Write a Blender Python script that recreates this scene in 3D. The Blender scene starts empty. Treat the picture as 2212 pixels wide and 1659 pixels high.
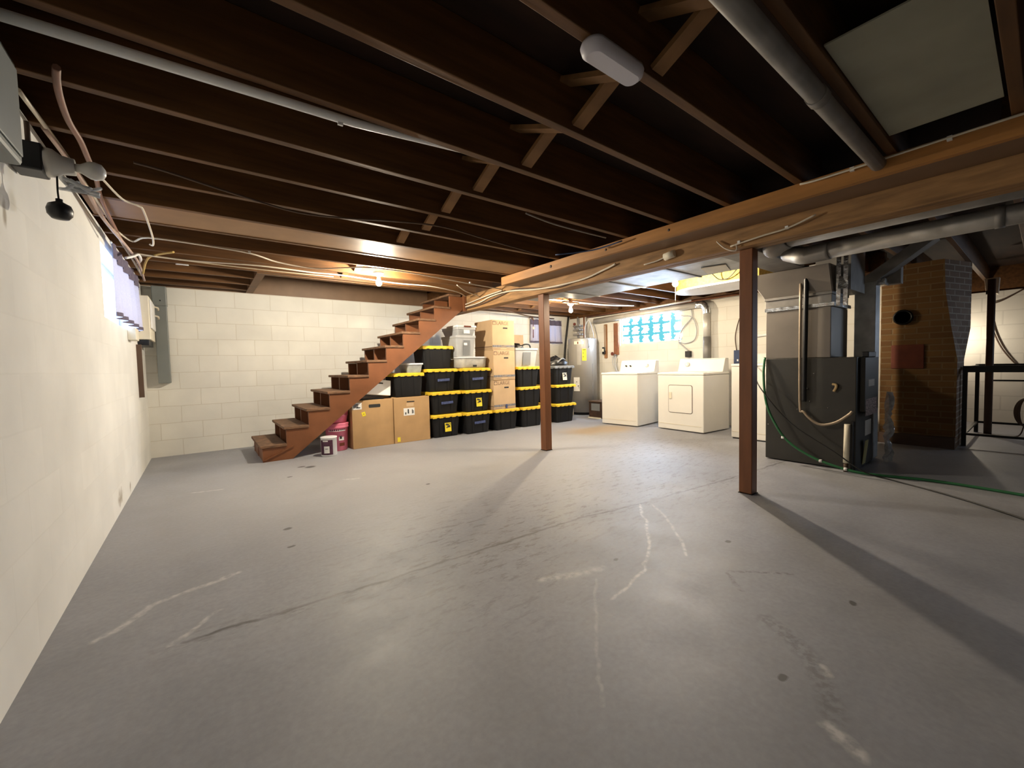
import bpy, bmesh, math, random
from mathutils import Vector, Matrix, Euler
random.seed(7)
SC = bpy.context.scene
COL = SC.collection
PI = math.pi
R = math.radians

# ------------------------------------------------------------------ materials
def nodes_of(name):
    m = bpy.data.materials.new(name); m.use_nodes = True
    nt = m.node_tree
    return m, nt, nt.nodes, nt.links, nt.nodes['Principled BSDF']

def mat(name, col, rough=.6, metal=0.0, var=.12, scale=7.0, stretch=(1, 1, 1), bump=0.0, col2=None, rvar=0.0, spec=.4, trans=0.0, alpha=1.0, emit=0.0, detail=4.0):
    m, nt, N, L, b = nodes_of(name)
    tc = N.new('ShaderNodeTexCoord'); mp = N.new('ShaderNodeMapping'); L.new(tc.outputs['Object'], mp.inputs[0])
    mp.inputs['Scale'].default_value = stretch
    nz = N.new('ShaderNodeTexNoise'); nz.inputs['Scale'].default_value = scale; nz.inputs['Detail'].default_value = detail
    L.new(mp.outputs[0], nz.inputs['Vector'])
    mx = N.new('ShaderNodeMix'); mx.data_type = 'RGBA'
    c2 = col2 or tuple(max(0, c * (1 - 2.2 * var)) for c in col)
    mx.inputs['A'].default_value = (*c2, 1); mx.inputs['B'].default_value = (*[min(1, c * (1 + var * .6)) for c in col], 1)
    cr = N.new('ShaderNodeMapRange'); cr.inputs[1].default_value = .3; cr.inputs[2].default_value = .7
    L.new(nz.outputs['Fac'], cr.inputs[0]); L.new(cr.outputs[0], mx.inputs['Factor'])
    L.new(mx.outputs['Result'], b.inputs['Base Color'])
    b.inputs['Roughness'].default_value = rough; b.inputs['Metallic'].default_value = metal
    b.inputs['Specular IOR Level'].default_value = spec
    b.inputs['Transmission Weight'].default_value = trans; b.inputs['Alpha'].default_value = alpha
    if emit:
        b.inputs['Emission Color'].default_value = (*col, 1); b.inputs['Emission Strength'].default_value = emit
    if bump:
        bp = N.new('ShaderNodeBump'); bp.inputs['Strength'].default_value = bump; bp.inputs['Distance'].default_value = .01
        L.new(nz.outputs['Fac'], bp.inputs['Height']); L.new(bp.outputs[0], b.inputs['Normal'])
    return m

def block_mat(name, axes, col, bw=.4, bh=.203, mortar=.009, mcol=None, bump=.35, var=.05, offz=0.0, offx=0.0, col2=None, rough=.75, stains=(), wob=.012):
    m, nt, N, L, b = nodes_of(name)
    tc = N.new('ShaderNodeTexCoord'); sp = N.new('ShaderNodeSeparateXYZ'); L.new(tc.outputs['Object'], sp.inputs[0])
    cb = N.new('ShaderNodeCombineXYZ'); L.new(sp.outputs[axes[0]], cb.inputs[0]); L.new(sp.outputs[axes[1]], cb.inputs[1])
    ad = N.new('ShaderNodeVectorMath'); ad.operation = 'ADD'; L.new(cb.outputs[0], ad.inputs[0]); ad.inputs[1].default_value = (offx, offz, 0)
    br = N.new('ShaderNodeTexBrick'); nw = N.new('ShaderNodeTexNoise'); nw.inputs['Scale'].default_value = 6; L.new(tc.outputs['Object'], nw.inputs['Vector']); aw = N.new('ShaderNodeVectorMath'); aw.operation = 'MULTIPLY_ADD'; L.new(nw.outputs['Color'], aw.inputs[0]); aw.inputs[1].default_value = (wob, wob, 0); L.new(ad.outputs[0], aw.inputs[2]); L.new(aw.outputs[0], br.inputs['Vector'])
    br.inputs['Scale'].default_value = 1; br.inputs['Brick Width'].default_value = bw; br.inputs['Row Height'].default_value = bh
    br.inputs['Mortar Size'].default_value = mortar; br.inputs['Mortar Smooth'].default_value = .3; br.inputs['Bias'].default_value = 0
    c2 = col2 or tuple(c * (1 - var) for c in col)
    br.inputs['Color1'].default_value = (*col, 1); br.inputs['Color2'].default_value = (*c2, 1)
    br.inputs['Mortar'].default_value = (*(mcol or tuple(c * .86 for c in col)), 1)
    nz = N.new('ShaderNodeTexNoise'); nz.inputs['Scale'].default_value = 2.2; nz.inputs['Detail'].default_value = 6; L.new(tc.outputs['Object'], nz.inputs['Vector'])
    mr = N.new('ShaderNodeMapRange'); mr.inputs[1].default_value = .25; mr.inputs[2].default_value = .75; mr.inputs[3].default_value = .88; mr.inputs[4].default_value = 1.05
    L.new(nz.outputs['Fac'], mr.inputs[0])
    ml = N.new('ShaderNodeVectorMath'); ml.operation = 'SCALE'; L.new(br.outputs['Color'], ml.inputs[0]); L.new(mr.outputs[0], ml.inputs['Scale'])
    out = ml.outputs[0]
    for (c, r, sc) in stains:
        ds = N.new('ShaderNodeVectorMath'); ds.operation = 'DISTANCE'
        mp = N.new('ShaderNodeMapping'); L.new(tc.outputs['Object'], mp.inputs[0]); mp.inputs['Scale'].default_value = sc
        L.new(mp.outputs[0], ds.inputs[0]); ds.inputs[1].default_value = tuple(a * s for a, s in zip(c, sc))
        nn = N.new('ShaderNodeTexNoise'); nn.inputs['Scale'].default_value = 14; L.new(tc.outputs['Object'], nn.inputs['Vector'])
        sm = N.new('ShaderNodeMath'); sm.operation = 'MULTIPLY_ADD'; L.new(nn.outputs['Fac'], sm.inputs[0]); sm.inputs[1].default_value = r * 1.6; L.new(ds.outputs['Value'], sm.inputs[2])
        mk = N.new('ShaderNodeMapRange'); mk.inputs[1].default_value = r * 1.1; mk.inputs[2].default_value = r * 1.9; mk.inputs[3].default_value = .7; mk.inputs[4].default_value = 0
        L.new(sm.outputs[0], mk.inputs[0])
        mx = N.new('ShaderNodeMix'); mx.data_type = 'RGBA'; L.new(mk.outputs[0], mx.inputs['Factor']); L.new(out, mx.inputs['A']); mx.inputs['B'].default_value = (.2, .15, .08, 1)
        out = mx.outputs['Result']
    L.new(out, b.inputs['Base Color'])
    b.inputs['Roughness'].default_value = rough; b.inputs['Specular IOR Level'].default_value = .25
    n2 = N.new('ShaderNodeTexNoise'); n2.inputs['Scale'].default_value = 60; L.new(tc.outputs['Object'], n2.inputs['Vector'])
    h = N.new('ShaderNodeMath'); h.operation = 'MULTIPLY_ADD'; L.new(n2.outputs['Fac'], h.inputs[0]); h.inputs[1].default_value = .25
    iv = N.new('ShaderNodeMath'); iv.operation = 'SUBTRACT'; iv.inputs[0].default_value = 1; L.new(br.outputs['Fac'], iv.inputs[1]); L.new(iv.outputs[0], h.inputs[2])
    bp = N.new('ShaderNodeBump'); bp.inputs['Strength'].default_value = bump; bp.inputs['Distance'].default_value = .008
    L.new(h.outputs[0], bp.inputs['Height']); L.new(bp.outputs[0], b.inputs['Normal'])
    return m

def floor_mat():
    m, nt, N, L, b = nodes_of('painted_concrete')
    tc = N.new('ShaderNodeTexCoord'); P0 = tc.outputs['Object']
    def noise(s, d=5, vec=P0, rough=.55):
        n = N.new('ShaderNodeTexNoise'); n.inputs['Scale'].default_value = s; n.inputs['Detail'].default_value = d; n.inputs['Roughness'].default_value = rough
        L.new(vec, n.inputs['Vector']); return n
    def math_(op, a, bb=None, c=None):
        n = N.new('ShaderNodeMath'); n.operation = op
        for i, v in enumerate((a, bb, c)):
            if v is None: continue
            if isinstance(v, (int, float)): n.inputs[i].default_value = v
            else: L.new(v, n.inputs[i])
        return n.outputs[0]
    def rng(v, a, bb, c, d):
        n = N.new('ShaderNodeMapRange'); L.new(v, n.inputs[0])
        for i, q in enumerate((a, bb, c, d)): n.inputs[i + 1].default_value = q
        return n.outputs[0]
    wob = noise(9, 4); cs = N.new('ShaderNodeVectorMath'); cs.operation = 'MULTIPLY_ADD'
    L.new(wob.outputs['Color'], cs.inputs[0]); cs.inputs[1].default_value = (.05, .05, 0); L.new(P0, cs.inputs[2])
    sub = N.new('ShaderNodeVectorMath'); sub.operation = 'SUBTRACT'; L.new(cs.outputs[0], sub.inputs[0]); sub.inputs[1].default_value = (.025, .025, 0)
    PW = sub.outputs[0]
    def seg(a, c, vec):
        ba = Vector((c[0] - a[0], c[1] - a[1], 0)); l2 = ba.length_squared
        s = N.new('ShaderNodeVectorMath'); s.operation = 'SUBTRACT'; L.new(vec, s.inputs[0]); s.inputs[1].default_value = (a[0], a[1], 0)
        d = N.new('ShaderNodeVectorMath'); d.operation = 'DOT_PRODUCT'; L.new(s.outputs[0], d.inputs[0]); d.inputs[1].default_value = tuple(ba / l2)
        t = N.new('ShaderNodeClamp'); L.new(d.outputs['Value'], t.inputs[0])
        k = N.new('ShaderNodeVectorMath'); k.operation = 'SCALE'; k.inputs[0].default_value = tuple(ba); L.new(t.outputs[0], k.inputs['Scale'])
        e = N.new('ShaderNodeVectorMath'); e.operation = 'DISTANCE'; L.new(s.outputs[0], e.inputs[0]); L.new(k.outputs[0], e.inputs[1])
        return e.outputs['Value']
    def poly(pts, vec=PW):
        o = None
        for a, c in zip(pts, pts[1:]):
            d = seg(a, c, vec); o = d if o is None else math_('MINIMUM', o, d)
        return o
    big = noise(.8, 6); mid = noise(3.5, 8, rough=.7); fine = noise(45, 3)
    f1 = rng(big.outputs['Fac'], .3, .7, 0, 1)
    mx = N.new('ShaderNodeMix'); mx.data_type = 'RGBA'; L.new(f1, mx.inputs['Factor'])
    mx.inputs['A'].default_value = (.25, .255, .285, 1); mx.inputs['B'].default_value = (.345, .352, .385, 1)
    v2 = math_('MULTIPLY', rng(mid.outputs['Fac'], .25, .75, .8, 1.12), rng(fine.outputs['Fac'], .3, .7, .92, 1.06))
    sc = N.new('ShaderNodeVectorMath'); sc.operation = 'SCALE'; L.new(mx.outputs['Result'], sc.inputs[0]); L.new(v2, sc.inputs['Scale'])
    col = sc.outputs[0]
    def over(col, mask, c):
        n = N.new('ShaderNodeMix'); n.data_type = 'RGBA'; L.new(mask, n.inputs['Factor']); L.new(col, n.inputs['A']); n.inputs['B'].default_value = (*c, 1); return n.outputs['Result']
    # worn, scratchy patch in the middle of the room
    w = noise(16, 8, rough=.75); mp = N.new('ShaderNodeMapping'); mp.inputs['Scale'].default_value = (.5, 1.6, 1); mp.inputs['Rotation'].default_value = (0, 0, R(20)); L.new(P0, mp.inputs[0]); L.new(mp.outputs[0], w.inputs['Vector'])
    reg = rng(poly([(1.2, 2.0), (3.2, 2.2), (4.4, 3.0)], P0), .2, 1.1, 1, 0)
    wm = math_('MULTIPLY', rng(w.outputs['Fac'], .53, .6, 0, .8), reg)
    col = over(col, wm, (.14, .135, .13))
    pale = math_('ADD', poly([(.9, 3.9), (2.3, 3.5), (3.6, 3.9)], P0), math_('MULTIPLY', mid.outputs['Fac'], 1.1))  # pale wear that also paints brighter lamp light into the mid-floor colour
    lit_m = math_('MULTIPLY', rng(pale, .7, 2.3, .55, 0), rng(mid.outputs['Fac'], .3, .62, .75, 1))
    col = over(col, lit_m, (.52, .5, .47))
    # rusty stain near the washer
    st = rng(math_('ADD', poly([(4.5, 4.15), (4.95, 4.0)], P0), math_('MULTIPLY', mid.outputs['Fac'], .35)), .3, .62, .6, 0)
    col = over(col, st, (.42, .28, .13))
    # control joint / crack
    cr = poly([(-.1, 1.93), (.42, 1.89), (1.05, 1.85), (1.9, 1.82), (2.4, 1.73), (2.9, 1.68), (3.6, 1.6), (5.2, 1.5)])
    brk = rng(noise(5, 3).outputs['Fac'], .35, .6, .25, 1)
    col = over(col, math_('MULTIPLY', rng(cr, .003, .014, .85, 0), brk), (.06, .055, .05))
    halo = math_('MULTIPLY', rng(cr, .0, .12, .55, 0), rng(w.outputs['Fac'], .5, .6, 0, 1))
    col = over(col, halo, (.14, .13, .125))
    # black worn lines
    for pts, wd, st_ in (([(1.83, .78), (1.86, .83), (1.94, .9), (1.96, .89), (2.05, .8), (2.14, .7)], .014, .6), ([(1.69, .63), (1.65, .55), (1.58, .46), (1.47, .39), (1.37, .34)], .045, .45)):
        d = poly(pts); k = math_('MULTIPLY', rng(d, wd * .3, wd, st_, 0), rng(noise(40, 3).outputs['Fac'], .42, .58, 0, 1))
        col = over(col, k, (.1, .09, .085))
    # white scuffs
    for pts, wd, st_ in (([(2.42, 1.72), (2.16, 1.49), (1.9, 1.29), (1.66, 1.16), (1.49, 1.12), (1.34, 1.1)], .012, .8), ([(2.48, 1.66), (2.3, 1.42), (2.08, 1.21), (1.95, 1.11)], .012, .55),
                         ([(1.22, 1.4), (1.4, 1.33), (1.51, 1.3)], .035, .45), ([(-.36, 2.15), (-.29, 2.21), (-.22, 2.33), (-.1, 2.36), (.1, 2.42)], .022, .55), ([(-.14, 1.94), (-.06, 2.01), (.02, 2.1)], .014, .5),
                         ([(1.56, .42), (1.53, .4)], .02, .6), ([(1.31, .34), (1.27, .27)], .03, .7), ([(1.41, 1.25), (1.06, .94), (.89, .77)], .01, .3), ([(-.1, 4.3), (.1, 4.25)], .02, .5), ([(1.0, 3.85), (1.1, 3.8)], .03, .45)):
        d = poly(pts); k = math_('MULTIPLY', rng(d, wd * .25, wd, st_, 0), rng(noise(30, 4).outputs['Fac'], .38, .6, .15, 1))
        col = over(col, k, (.72, .7, .68))
    # dark spots
    for (x, y), r in (((1.4, .48), .014), ((1.63, 1.31), .012), ((2.27, 1.04), .014), ((2.06, .46), .012), ((.85, 4.6), .05), ((.78, 4.67), .03), ((.39, 2.89), .02), ((.36, 2.59), .015), ((.62, 4.3), .02), ((1.5, 3.2), .015)):
        d = seg((x, y), (x + .015, y + .004), PW)
        col = over(col, rng(d, r * .6, r * 1.1, .85, 0), (.05, .045, .04))
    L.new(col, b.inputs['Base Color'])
    L.new(rng(mid.outputs['Fac'], .3, .7, .5, .64), b.inputs['Roughness']); b.inputs['Specular IOR Level'].default_value = 1.0
    bp = N.new('ShaderNodeBump'); bp.inputs['Strength'].default_value = .12; bp.inputs['Distance'].default_value = .01
    L.new(mid.outputs['Fac'], bp.inputs['Height']); L.new(bp.outputs[0], b.inputs['Normal'])
    return m

def emat(name, col, strength):
    m, nt, N, L, b = nodes_of(name)
    b.inputs['Base Color'].default_value = (*col, 1); b.inputs['Emission Color'].default_value = (*col, 1); b.inputs['Emission Strength'].default_value = strength
    return m

def glassblock_mat():
    # wavy pressed glass lit from outdoors: each block shows milky daylight with cyan streaks along its edges
    m, nt, N, L, b = nodes_of('glass_block')
    tc = N.new('ShaderNodeTexCoord'); sp = N.new('ShaderNodeSeparateXYZ'); L.new(tc.outputs['Object'], sp.inputs[0])
    cb = N.new('ShaderNodeCombineXYZ'); L.new(sp.outputs['Y'], cb.inputs[0]); L.new(sp.outputs['Z'], cb.inputs[1])
    nz = N.new('ShaderNodeTexNoise'); nz.inputs['Scale'].default_value = 26; nz.inputs['Detail'].default_value = 3; L.new(tc.outputs['Object'], nz.inputs['Vector'])
    br = N.new('ShaderNodeTexBrick'); sh = N.new('ShaderNodeVectorMath'); sh.operation = 'SUBTRACT'; L.new(cb.outputs[0], sh.inputs[0]); sh.inputs[1].default_value = (3.71, 1.335, 0); L.new(sh.outputs[0], br.inputs['Vector']); br.offset = 0
    br.inputs['Scale'].default_value = 1; br.inputs['Brick Width'].default_value = .215; br.inputs['Row Height'].default_value = .18; br.inputs['Mortar Size'].default_value = .034; br.inputs['Mortar Smooth'].default_value = 1
    br.inputs['Color1'].default_value = (1, 1, 1, 1); br.inputs['Color2'].default_value = (1, 1, 1, 1); br.inputs['Mortar'].default_value = (0, 0, 0, 1)
    ad = N.new('ShaderNodeMath'); ad.operation = 'MULTIPLY_ADD'; L.new(nz.outputs['Fac'], ad.inputs[0]); ad.inputs[1].default_value = .9
    L.new(br.outputs['Fac'], ad.inputs[2])
    s2 = N.new('ShaderNodeSeparateXYZ'); L.new(sh.outputs[0], s2.inputs[0])
    fr = N.new('ShaderNodeMath'); fr.operation = 'PINGPONG'; L.new(s2.outputs[0], fr.inputs[0]); fr.inputs[1].default_value = .1075      # 0 at the vertical joints
    mp2 = N.new('ShaderNodeMapping'); L.new(tc.outputs['Object'], mp2.inputs[0]); mp2.inputs['Scale'].default_value = (1, 5, 14)
    n2 = N.new('ShaderNodeTexNoise'); n2.inputs['Scale'].default_value = 1.4; n2.inputs['Detail'].default_value = 3; L.new(mp2.outputs[0], n2.inputs['Vector'])
    st = N.new('ShaderNodeMath'); st.operation = 'MULTIPLY_ADD'; L.new(n2.outputs['Fac'], st.inputs[0]); st.inputs[1].default_value = .2; st.inputs[2].default_value = -.045
    dd = N.new('ShaderNodeMath'); dd.operation = 'SUBTRACT'; L.new(st.outputs[0], dd.inputs[0]); L.new(fr.outputs[0], dd.inputs[1])
    m1 = N.new('ShaderNodeMapRange'); L.new(dd.outputs[0], m1.inputs[0]); m1.inputs[1].default_value = 0; m1.inputs[2].default_value = .012
    m0 = N.new('ShaderNodeMapRange'); L.new(ad.outputs[0], m0.inputs[0]); m0.inputs[1].default_value = .62; m0.inputs[2].default_value = .78
    mr = N.new('ShaderNodeMath'); mr.operation = 'MAXIMUM'; L.new(m1.outputs[0], mr.inputs[0]); L.new(m0.outputs[0], mr.inputs[1])
    mx = N.new('ShaderNodeMix'); mx.data_type = 'RGBA'; L.new(mr.outputs[0], mx.inputs['Factor']); mx.inputs['A'].default_value = (.6 * G_WIN, .76 * G_WIN, G_WIN, 1); mx.inputs['B'].default_value = (.07, .55, .68, 1)
    L.new(mx.outputs['Result'], b.inputs['Emission Color']); b.inputs['Emission Strength'].default_value = 1
    b.inputs['Base Color'].default_value = (.03, .06, .07, 1); b.inputs['Roughness'].default_value = .25
    return m

# light levels
E_BULB_L, E_BULB_A, E_BULB_B, E_BULB_C = 3300, 2300, 2500, 450
G_WIN = 75.0
EXPO = 0.0

BROWN = (.20, .075, .03)
MT = dict(
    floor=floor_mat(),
    joist=mat('brown_stained_joist', (.135, .058, .016), .62, var=.2, scale=5, stretch=(.5, 6, 6), bump=.15),
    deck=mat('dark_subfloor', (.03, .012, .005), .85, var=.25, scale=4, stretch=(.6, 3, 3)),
    brown=mat('brown_painted_wood', BROWN, .5, var=.08, scale=6),
    tread=mat('worn_brown_tread', (.2, .105, .055), .7, var=.25, scale=14, stretch=(1, 1, 4)),
    post=mat('brown_painted_post', (.21, .08, .032), .45, var=.1, scale=6, stretch=(3, 3, .5)),
    fascia=mat('yellow_pine_board', (.44, .2, .055), .55, var=.12, scale=4, stretch=(6, .6, 6), bump=.1),
    rough=mat('rough_beam_timber', (.34, .185, .075), .7, var=.2, scale=6, stretch=(5, .7, 5), bump=.3),
    soffit=mat('brown_soffit_board', (.2, .12, .07), .5, var=.06),
    pan=mat('painted_sheet_metal', (.3, .16, .07), .5, metal=.0, var=.08, scale=5),
    brace=mat('pale_bracing_board', (.27, .14, .055), .7, var=.2, scale=6),
    galv=mat('galvanized_steel', (.42, .44, .46), .45, metal=.6, var=.14, scale=9),
    galvdull=mat('dull_galvanized', (.27, .255, .24), .55, metal=.35, var=.14, scale=7),
    foil=mat('foil_tape', (.75, .77, .78), .25, metal=.9, var=.2, scale=22, bump=.5),
    insul=mat('yellow_insulation', (.5, .38, .1), .9, var=.15, scale=30, bump=.5),
    white=mat('white_enamel', (.83, .81, .76), .3, var=.02, scale=3),
    whitep=mat('white_plastic', (.8, .8, .8), .4, var=.03),
    cream=mat('cream_plastic', (.8, .74, .6), .45, var=.04),
    furn=mat('furnace_grey_steel', (.05, .048, .043), .42, metal=.3, var=.08, scale=4),
    furnt=mat('furnace_taupe_steel', (.21, .185, .16), .45, metal=.3, var=.06, scale=4),
    heater=mat('heater_grey_enamel', (.33, .31, .28), .35, metal=.15, var=.05, scale=4),
    black=mat('black_plastic', (.012, .012, .014), .38, var=.2),
    bin=mat('black_bin_plastic', (.012, .012, .013), .5, spec=.22, var=.15, scale=5),
    yellow=mat('yellow_lid_plastic', (.86, .58, .04), .4, var=.05),
    greyb=mat('grey_bin_plastic', (.42, .43, .44), .4, var=.05),
    greyd=mat('grey_recess_plastic', (.2, .21, .22), .45, var=.05),
    clear=mat('clear_bin_plastic', (.72, .74, .74), .2, var=.1, scale=14, alpha=.45),
    beige=mat('beige_cloth', (.6, .52, .38), .9, var=.25, scale=20),
    card=mat('cardboard', (.5, .31, .145), .8, var=.06, scale=5),
    cardl=mat('light_cardboard', (.62, .43, .25), .8, var=.05, scale=5),
    paper=mat('white_paper', (.82, .81, .78), .8, var=.03),
    ylabel=mat('yellow_paper', (.9, .72, .04), .7, var=.04),
    ink=mat('black_ink', (.03, .03, .03), .7, var=.1),
    inkb=mat('brown_print', (.3, .2, .13), .8, var=.1),
    inkg=mat('grey_print', (.27, .26, .27), .8, var=.25, scale=40, stretch=(1, .2, 1)),
    tape=mat('blue_tape', (.06, .085, .22), .6, var=.25, scale=30),
    blue=mat('dark_blue_plastic', (.03, .05, .12), .5, var=.1),
    pink=mat('pink_pail_plastic', (.78, .2, .3), .35, var=.05),
    purple=mat('dark_purple_print', (.09, .03, .06), .5, var=.3, scale=12),
    wire=mat('cream_cable', (.68, .6, .48), .5, var=.08, scale=4),
    wireb=mat('black_cable', (.02, .02, .02), .5, var=.1),
    wired=mat('dark_brown_cable', (.1, .06, .04), .6, var=.1),
    wirey=mat('yellow_cable', (.62, .42, .12), .5, var=.1),
    copper=mat('aged_copper', (.3, .13, .07), .4, metal=.6, var=.2, scale=12),
    hose=mat('green_hose', (.03, .15, .06), .4, var=.1),
    egrey=mat('grey_box_enamel', (.2, .215, .21), .45, var=.05, scale=4),
    porc=mat('porcelain', (.62, .6, .56), .3, var=.03),
    frost=mat('frosted_glass', (.72, .71, .68), .25, var=.04),
    curtain=None,
    plastic=mat('clear_film', (.75, .78, .82), .15, var=.2, scale=18, bump=.9, alpha=.55),
    panel=mat('pale_panel', (.3, .29, .22), .6, var=.08, scale=4),
    brick=block_mat('brown_brick', ('Y', 'Z'), (.2, .105, .035), .2, .066, .008, (.21, .135, .065), .6, .2, col2=(.145, .07, .025), wob=.003),
    bricks=block_mat('brown_brick_side', ('X', 'Z'), (.3, .19, .12), .2, .066, .009, (.48, .4, .31), .6, .2, col2=(.18, .1, .05), wob=.003),
    rust=mat('rust_red_plate', (.16, .035, .015), .6, var=.15),
    blackm=mat('black_metal', (.01, .01, .01), .4, metal=.3, var=.2),
)
def curtain_mat():
    m, nt, N, L, b = nodes_of('thin_lavender_curtain')
    tr = N.new('ShaderNodeBsdfTranslucent'); tr.inputs[0].default_value = (.62, .6, .74, 1)
    nz = N.new('ShaderNodeTexNoise'); nz.inputs['Scale'].default_value = 80; tc = N.new('ShaderNodeTexCoord'); L.new(tc.outputs['Object'], nz.inputs['Vector'])
    mx0 = N.new('ShaderNodeMix'); mx0.data_type = 'RGBA'; L.new(nz.outputs['Fac'], mx0.inputs['Factor']); mx0.inputs['A'].default_value = (.42, .4, .5, 1); mx0.inputs['B'].default_value = (.55, .53, .62, 1)
    L.new(mx0.outputs['Result'], b.inputs['Base Color']); b.inputs['Roughness'].default_value = .9
    mx = N.new('ShaderNodeMixShader'); mx.inputs[0].default_value = .13
    L.new(b.outputs[0], mx.inputs[1]); L.new(tr.outputs[0], mx.inputs[2]); L.new(mx.outputs[0], N['Material Output'].inputs[0])
    return m
MT['curtain'] = curtain_mat()
MT['valance'] = mat('purple_hem_cloth', (.13, .11, .16), .9, var=.1, scale=40)

# ------------------------------------------------------------------ mesh builder
class MB:
    def __init__(s): s.v = []; s.f = []; s.sm = []
    def add(s, vs, fs, smooth=False):
        o = len(s.v); s.v += [tuple(v) for v in vs]; s.f += [[o + i for i in f] for f in fs]; s.sm += [smooth] * len(fs); return s
    def box(s, x0, x1, y0, y1, z0, z1):
        return s.add([(x, y, z) for z in (z0, z1) for y in (y0, y1) for x in (x0, x1)], [(0, 2, 3, 1), (4, 5, 7, 6), (0, 1, 5, 4), (2, 6, 7, 3), (0, 4, 6, 2), (1, 3, 7, 5)])
    def obox(s, c, size, rot=(0, 0, 0)):
        m = Matrix.Translation(c) @ Euler(rot).to_matrix().to_4x4(); h = [q / 2 for q in size]
        return s.add([m @ Vector((x * h[0], y * h[1], z * h[2])) for z in (-1, 1) for y in (-1, 1) for x in (-1, 1)], [(0, 2, 3, 1), (4, 5, 7, 6), (0, 1, 5, 4), (2, 6, 7, 3), (0, 4, 6, 2), (1, 3, 7, 5)])
    def bar(s, p0, p1, w, h, up=(0, 0, 1)):
        p0, p1 = Vector(p0), Vector(p1); d = (p1 - p0).normalized(); u = Vector(up); r = d.cross(u)
        if r.length < 1e-4: r = d.cross(Vector((1, 0, 0)))
        r.normalize(); u = r.cross(d); vs = []
        for p in (p0, p1):
            for a, b in ((-1, -1), (1, -1), (1, 1), (-1, 1)): vs.append(p + r * a * w / 2 + u * b * h / 2)
        return s.add(vs, [(3, 2, 1, 0), (4, 5, 6, 7), (0, 1, 5, 4), (1, 2, 6, 5), (2, 3, 7, 6), (3, 0, 4, 7)])
    def tube(s, pts, r, n=8, smooth_pts=True, caps=True):
        pts = [Vector(p) for p in pts]
        if smooth_pts and len(pts) > 2:
            out = []
            for i in range(len(pts) - 1):
                a, b, c, d = pts[max(i - 1, 0)], pts[i], pts[i + 1], pts[min(i + 2, len(pts) - 1)]
                for k in range(5):
                    t = k / 5; out.append(.5 * (2 * b + (c - a) * t + (2 * a - 5 * b + 4 * c - d) * t * t + (3 * b - a - 3 * c + d) * t ** 3))
            pts = out + [pts[-1]]
        o = None; vs = []; ref = Vector((.31, .17, .93))
        for i, p in enumerate(pts):
            d = (pts[min(i + 1, len(pts) - 1)] - pts[max(i - 1, 0)]).normalized()
            if o is None: o = d.cross(ref).normalized()
            o = (o - d * o.dot(d)).normalized(); q = d.cross(o)
            rr = r(i / (len(pts) - 1)) if callable(r) else r
            vs += [p + (o * math.cos(2 * PI * k / n) + q * math.sin(2 * PI * k / n)) * rr for k in range(n)]
        fs = [(i * n + k, i * n + (k + 1) % n, (i + 1) * n + (k + 1) % n, (i + 1) * n + k) for i in range(len(pts) - 1) for k in range(n)]
        s.add(vs, fs, True)
        if caps: s.add(vs[:n][::-1], [tuple(range(n))]); s.add(vs[-n:], [tuple(range(n))])
        return s
    def lathe(s, prof, n=24, c=(0, 0, 0), axis='z', smooth=True, caps=True):
        vs = []
        for r, h in prof:
            for k in range(n):
                a = 2 * PI * k / n; p = (r * math.cos(a), r * math.sin(a), h)
                if axis == 'x': p = (h, p[0], p[1])
                elif axis == 'y': p = (p[0], h, p[1])
                vs.append((p[0] + c[0], p[1] + c[1], p[2] + c[2]))
        fs = [(i * n + k, i * n + (k + 1) % n, (i + 1) * n + (k + 1) % n, (i + 1) * n + k) for i in range(len(prof) - 1) for k in range(n)]
        s.add(vs, fs, smooth)
        if not caps: return s
        if prof[0][0] > 1e-4: s.add(vs[:n][::-1], [tuple(range(n))])
        if prof[-1][0] > 1e-4: s.add(vs[-n:], [tuple(range(n))])
        return s
    def prism(s, poly, axis, a, b):
        def P(p, h): return {'x': (h, p[0], p[1]), 'y': (p[0], h, p[1]), 'z': (p[0], p[1], h)}[axis]
        n = len(poly); vs = [P(p, a) for p in poly] + [P(p, b) for p in poly]
        return s.add(vs, [tuple(range(n))[::-1], tuple(range(n, 2 * n))] + [(i, (i + 1) % n, n + (i + 1) % n, n + i) for i in range(n)])
    def loft(s, secs, seg=4, smooth=False, cap0=True, cap1=True):
        """rounded rectangles: (z, hx, hy, r[, cx, cy])"""
        vs = []; n = 4 * (seg + 1)
        for q in secs:
            z, hx, hy, r = q[:4]; cx, cy = q[4:6] if len(q) > 4 else (0, 0)
            for (sx, sy, a0) in ((1, 1, 0), (-1, 1, PI / 2), (-1, -1, PI), (1, -1, 1.5 * PI)):
                for k in range(seg + 1):
                    a = a0 + PI / 2 * k / seg; vs.append((cx + sx * (hx - r) + r * math.cos(a), cy + sy * (hy - r) + r * math.sin(a), z))
        fs = [(i * n + k, i * n + (k + 1) % n, (i + 1) * n + (k + 1) % n, (i + 1) * n + k) for i in range(len(secs) - 1) for k in range(n)]
        s.add(vs, fs, smooth)
        if cap0: s.add(vs[:n][::-1], [tuple(range(n))])
        if cap1: s.add(vs[-n:], [tuple(range(n))])
        return s
    def build(s, name, m, parent=None, bevel=0, seg=2):
        me = bpy.data.meshes.new(name); me.from_pydata(s.v, [], s.f); me.update()
        bm = bmesh.new(); bm.from_mesh(me); bmesh.ops.remove_doubles(bm, verts=bm.verts, dist=1e-5); 
        fl = [f for f in bm.faces]; bmesh.ops.recalc_face_normals(bm, faces=fl); bm.to_mesh(me); bm.free()
        if len(me.polygons) == len(s.sm):
            for p, q in zip(me.polygons, s.sm): p.use_smooth = q
        me.materials.append(m)
        o = bpy.data.objects.new(name, me); COL.objects.link(o)
        if parent: o.parent = parent
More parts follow.
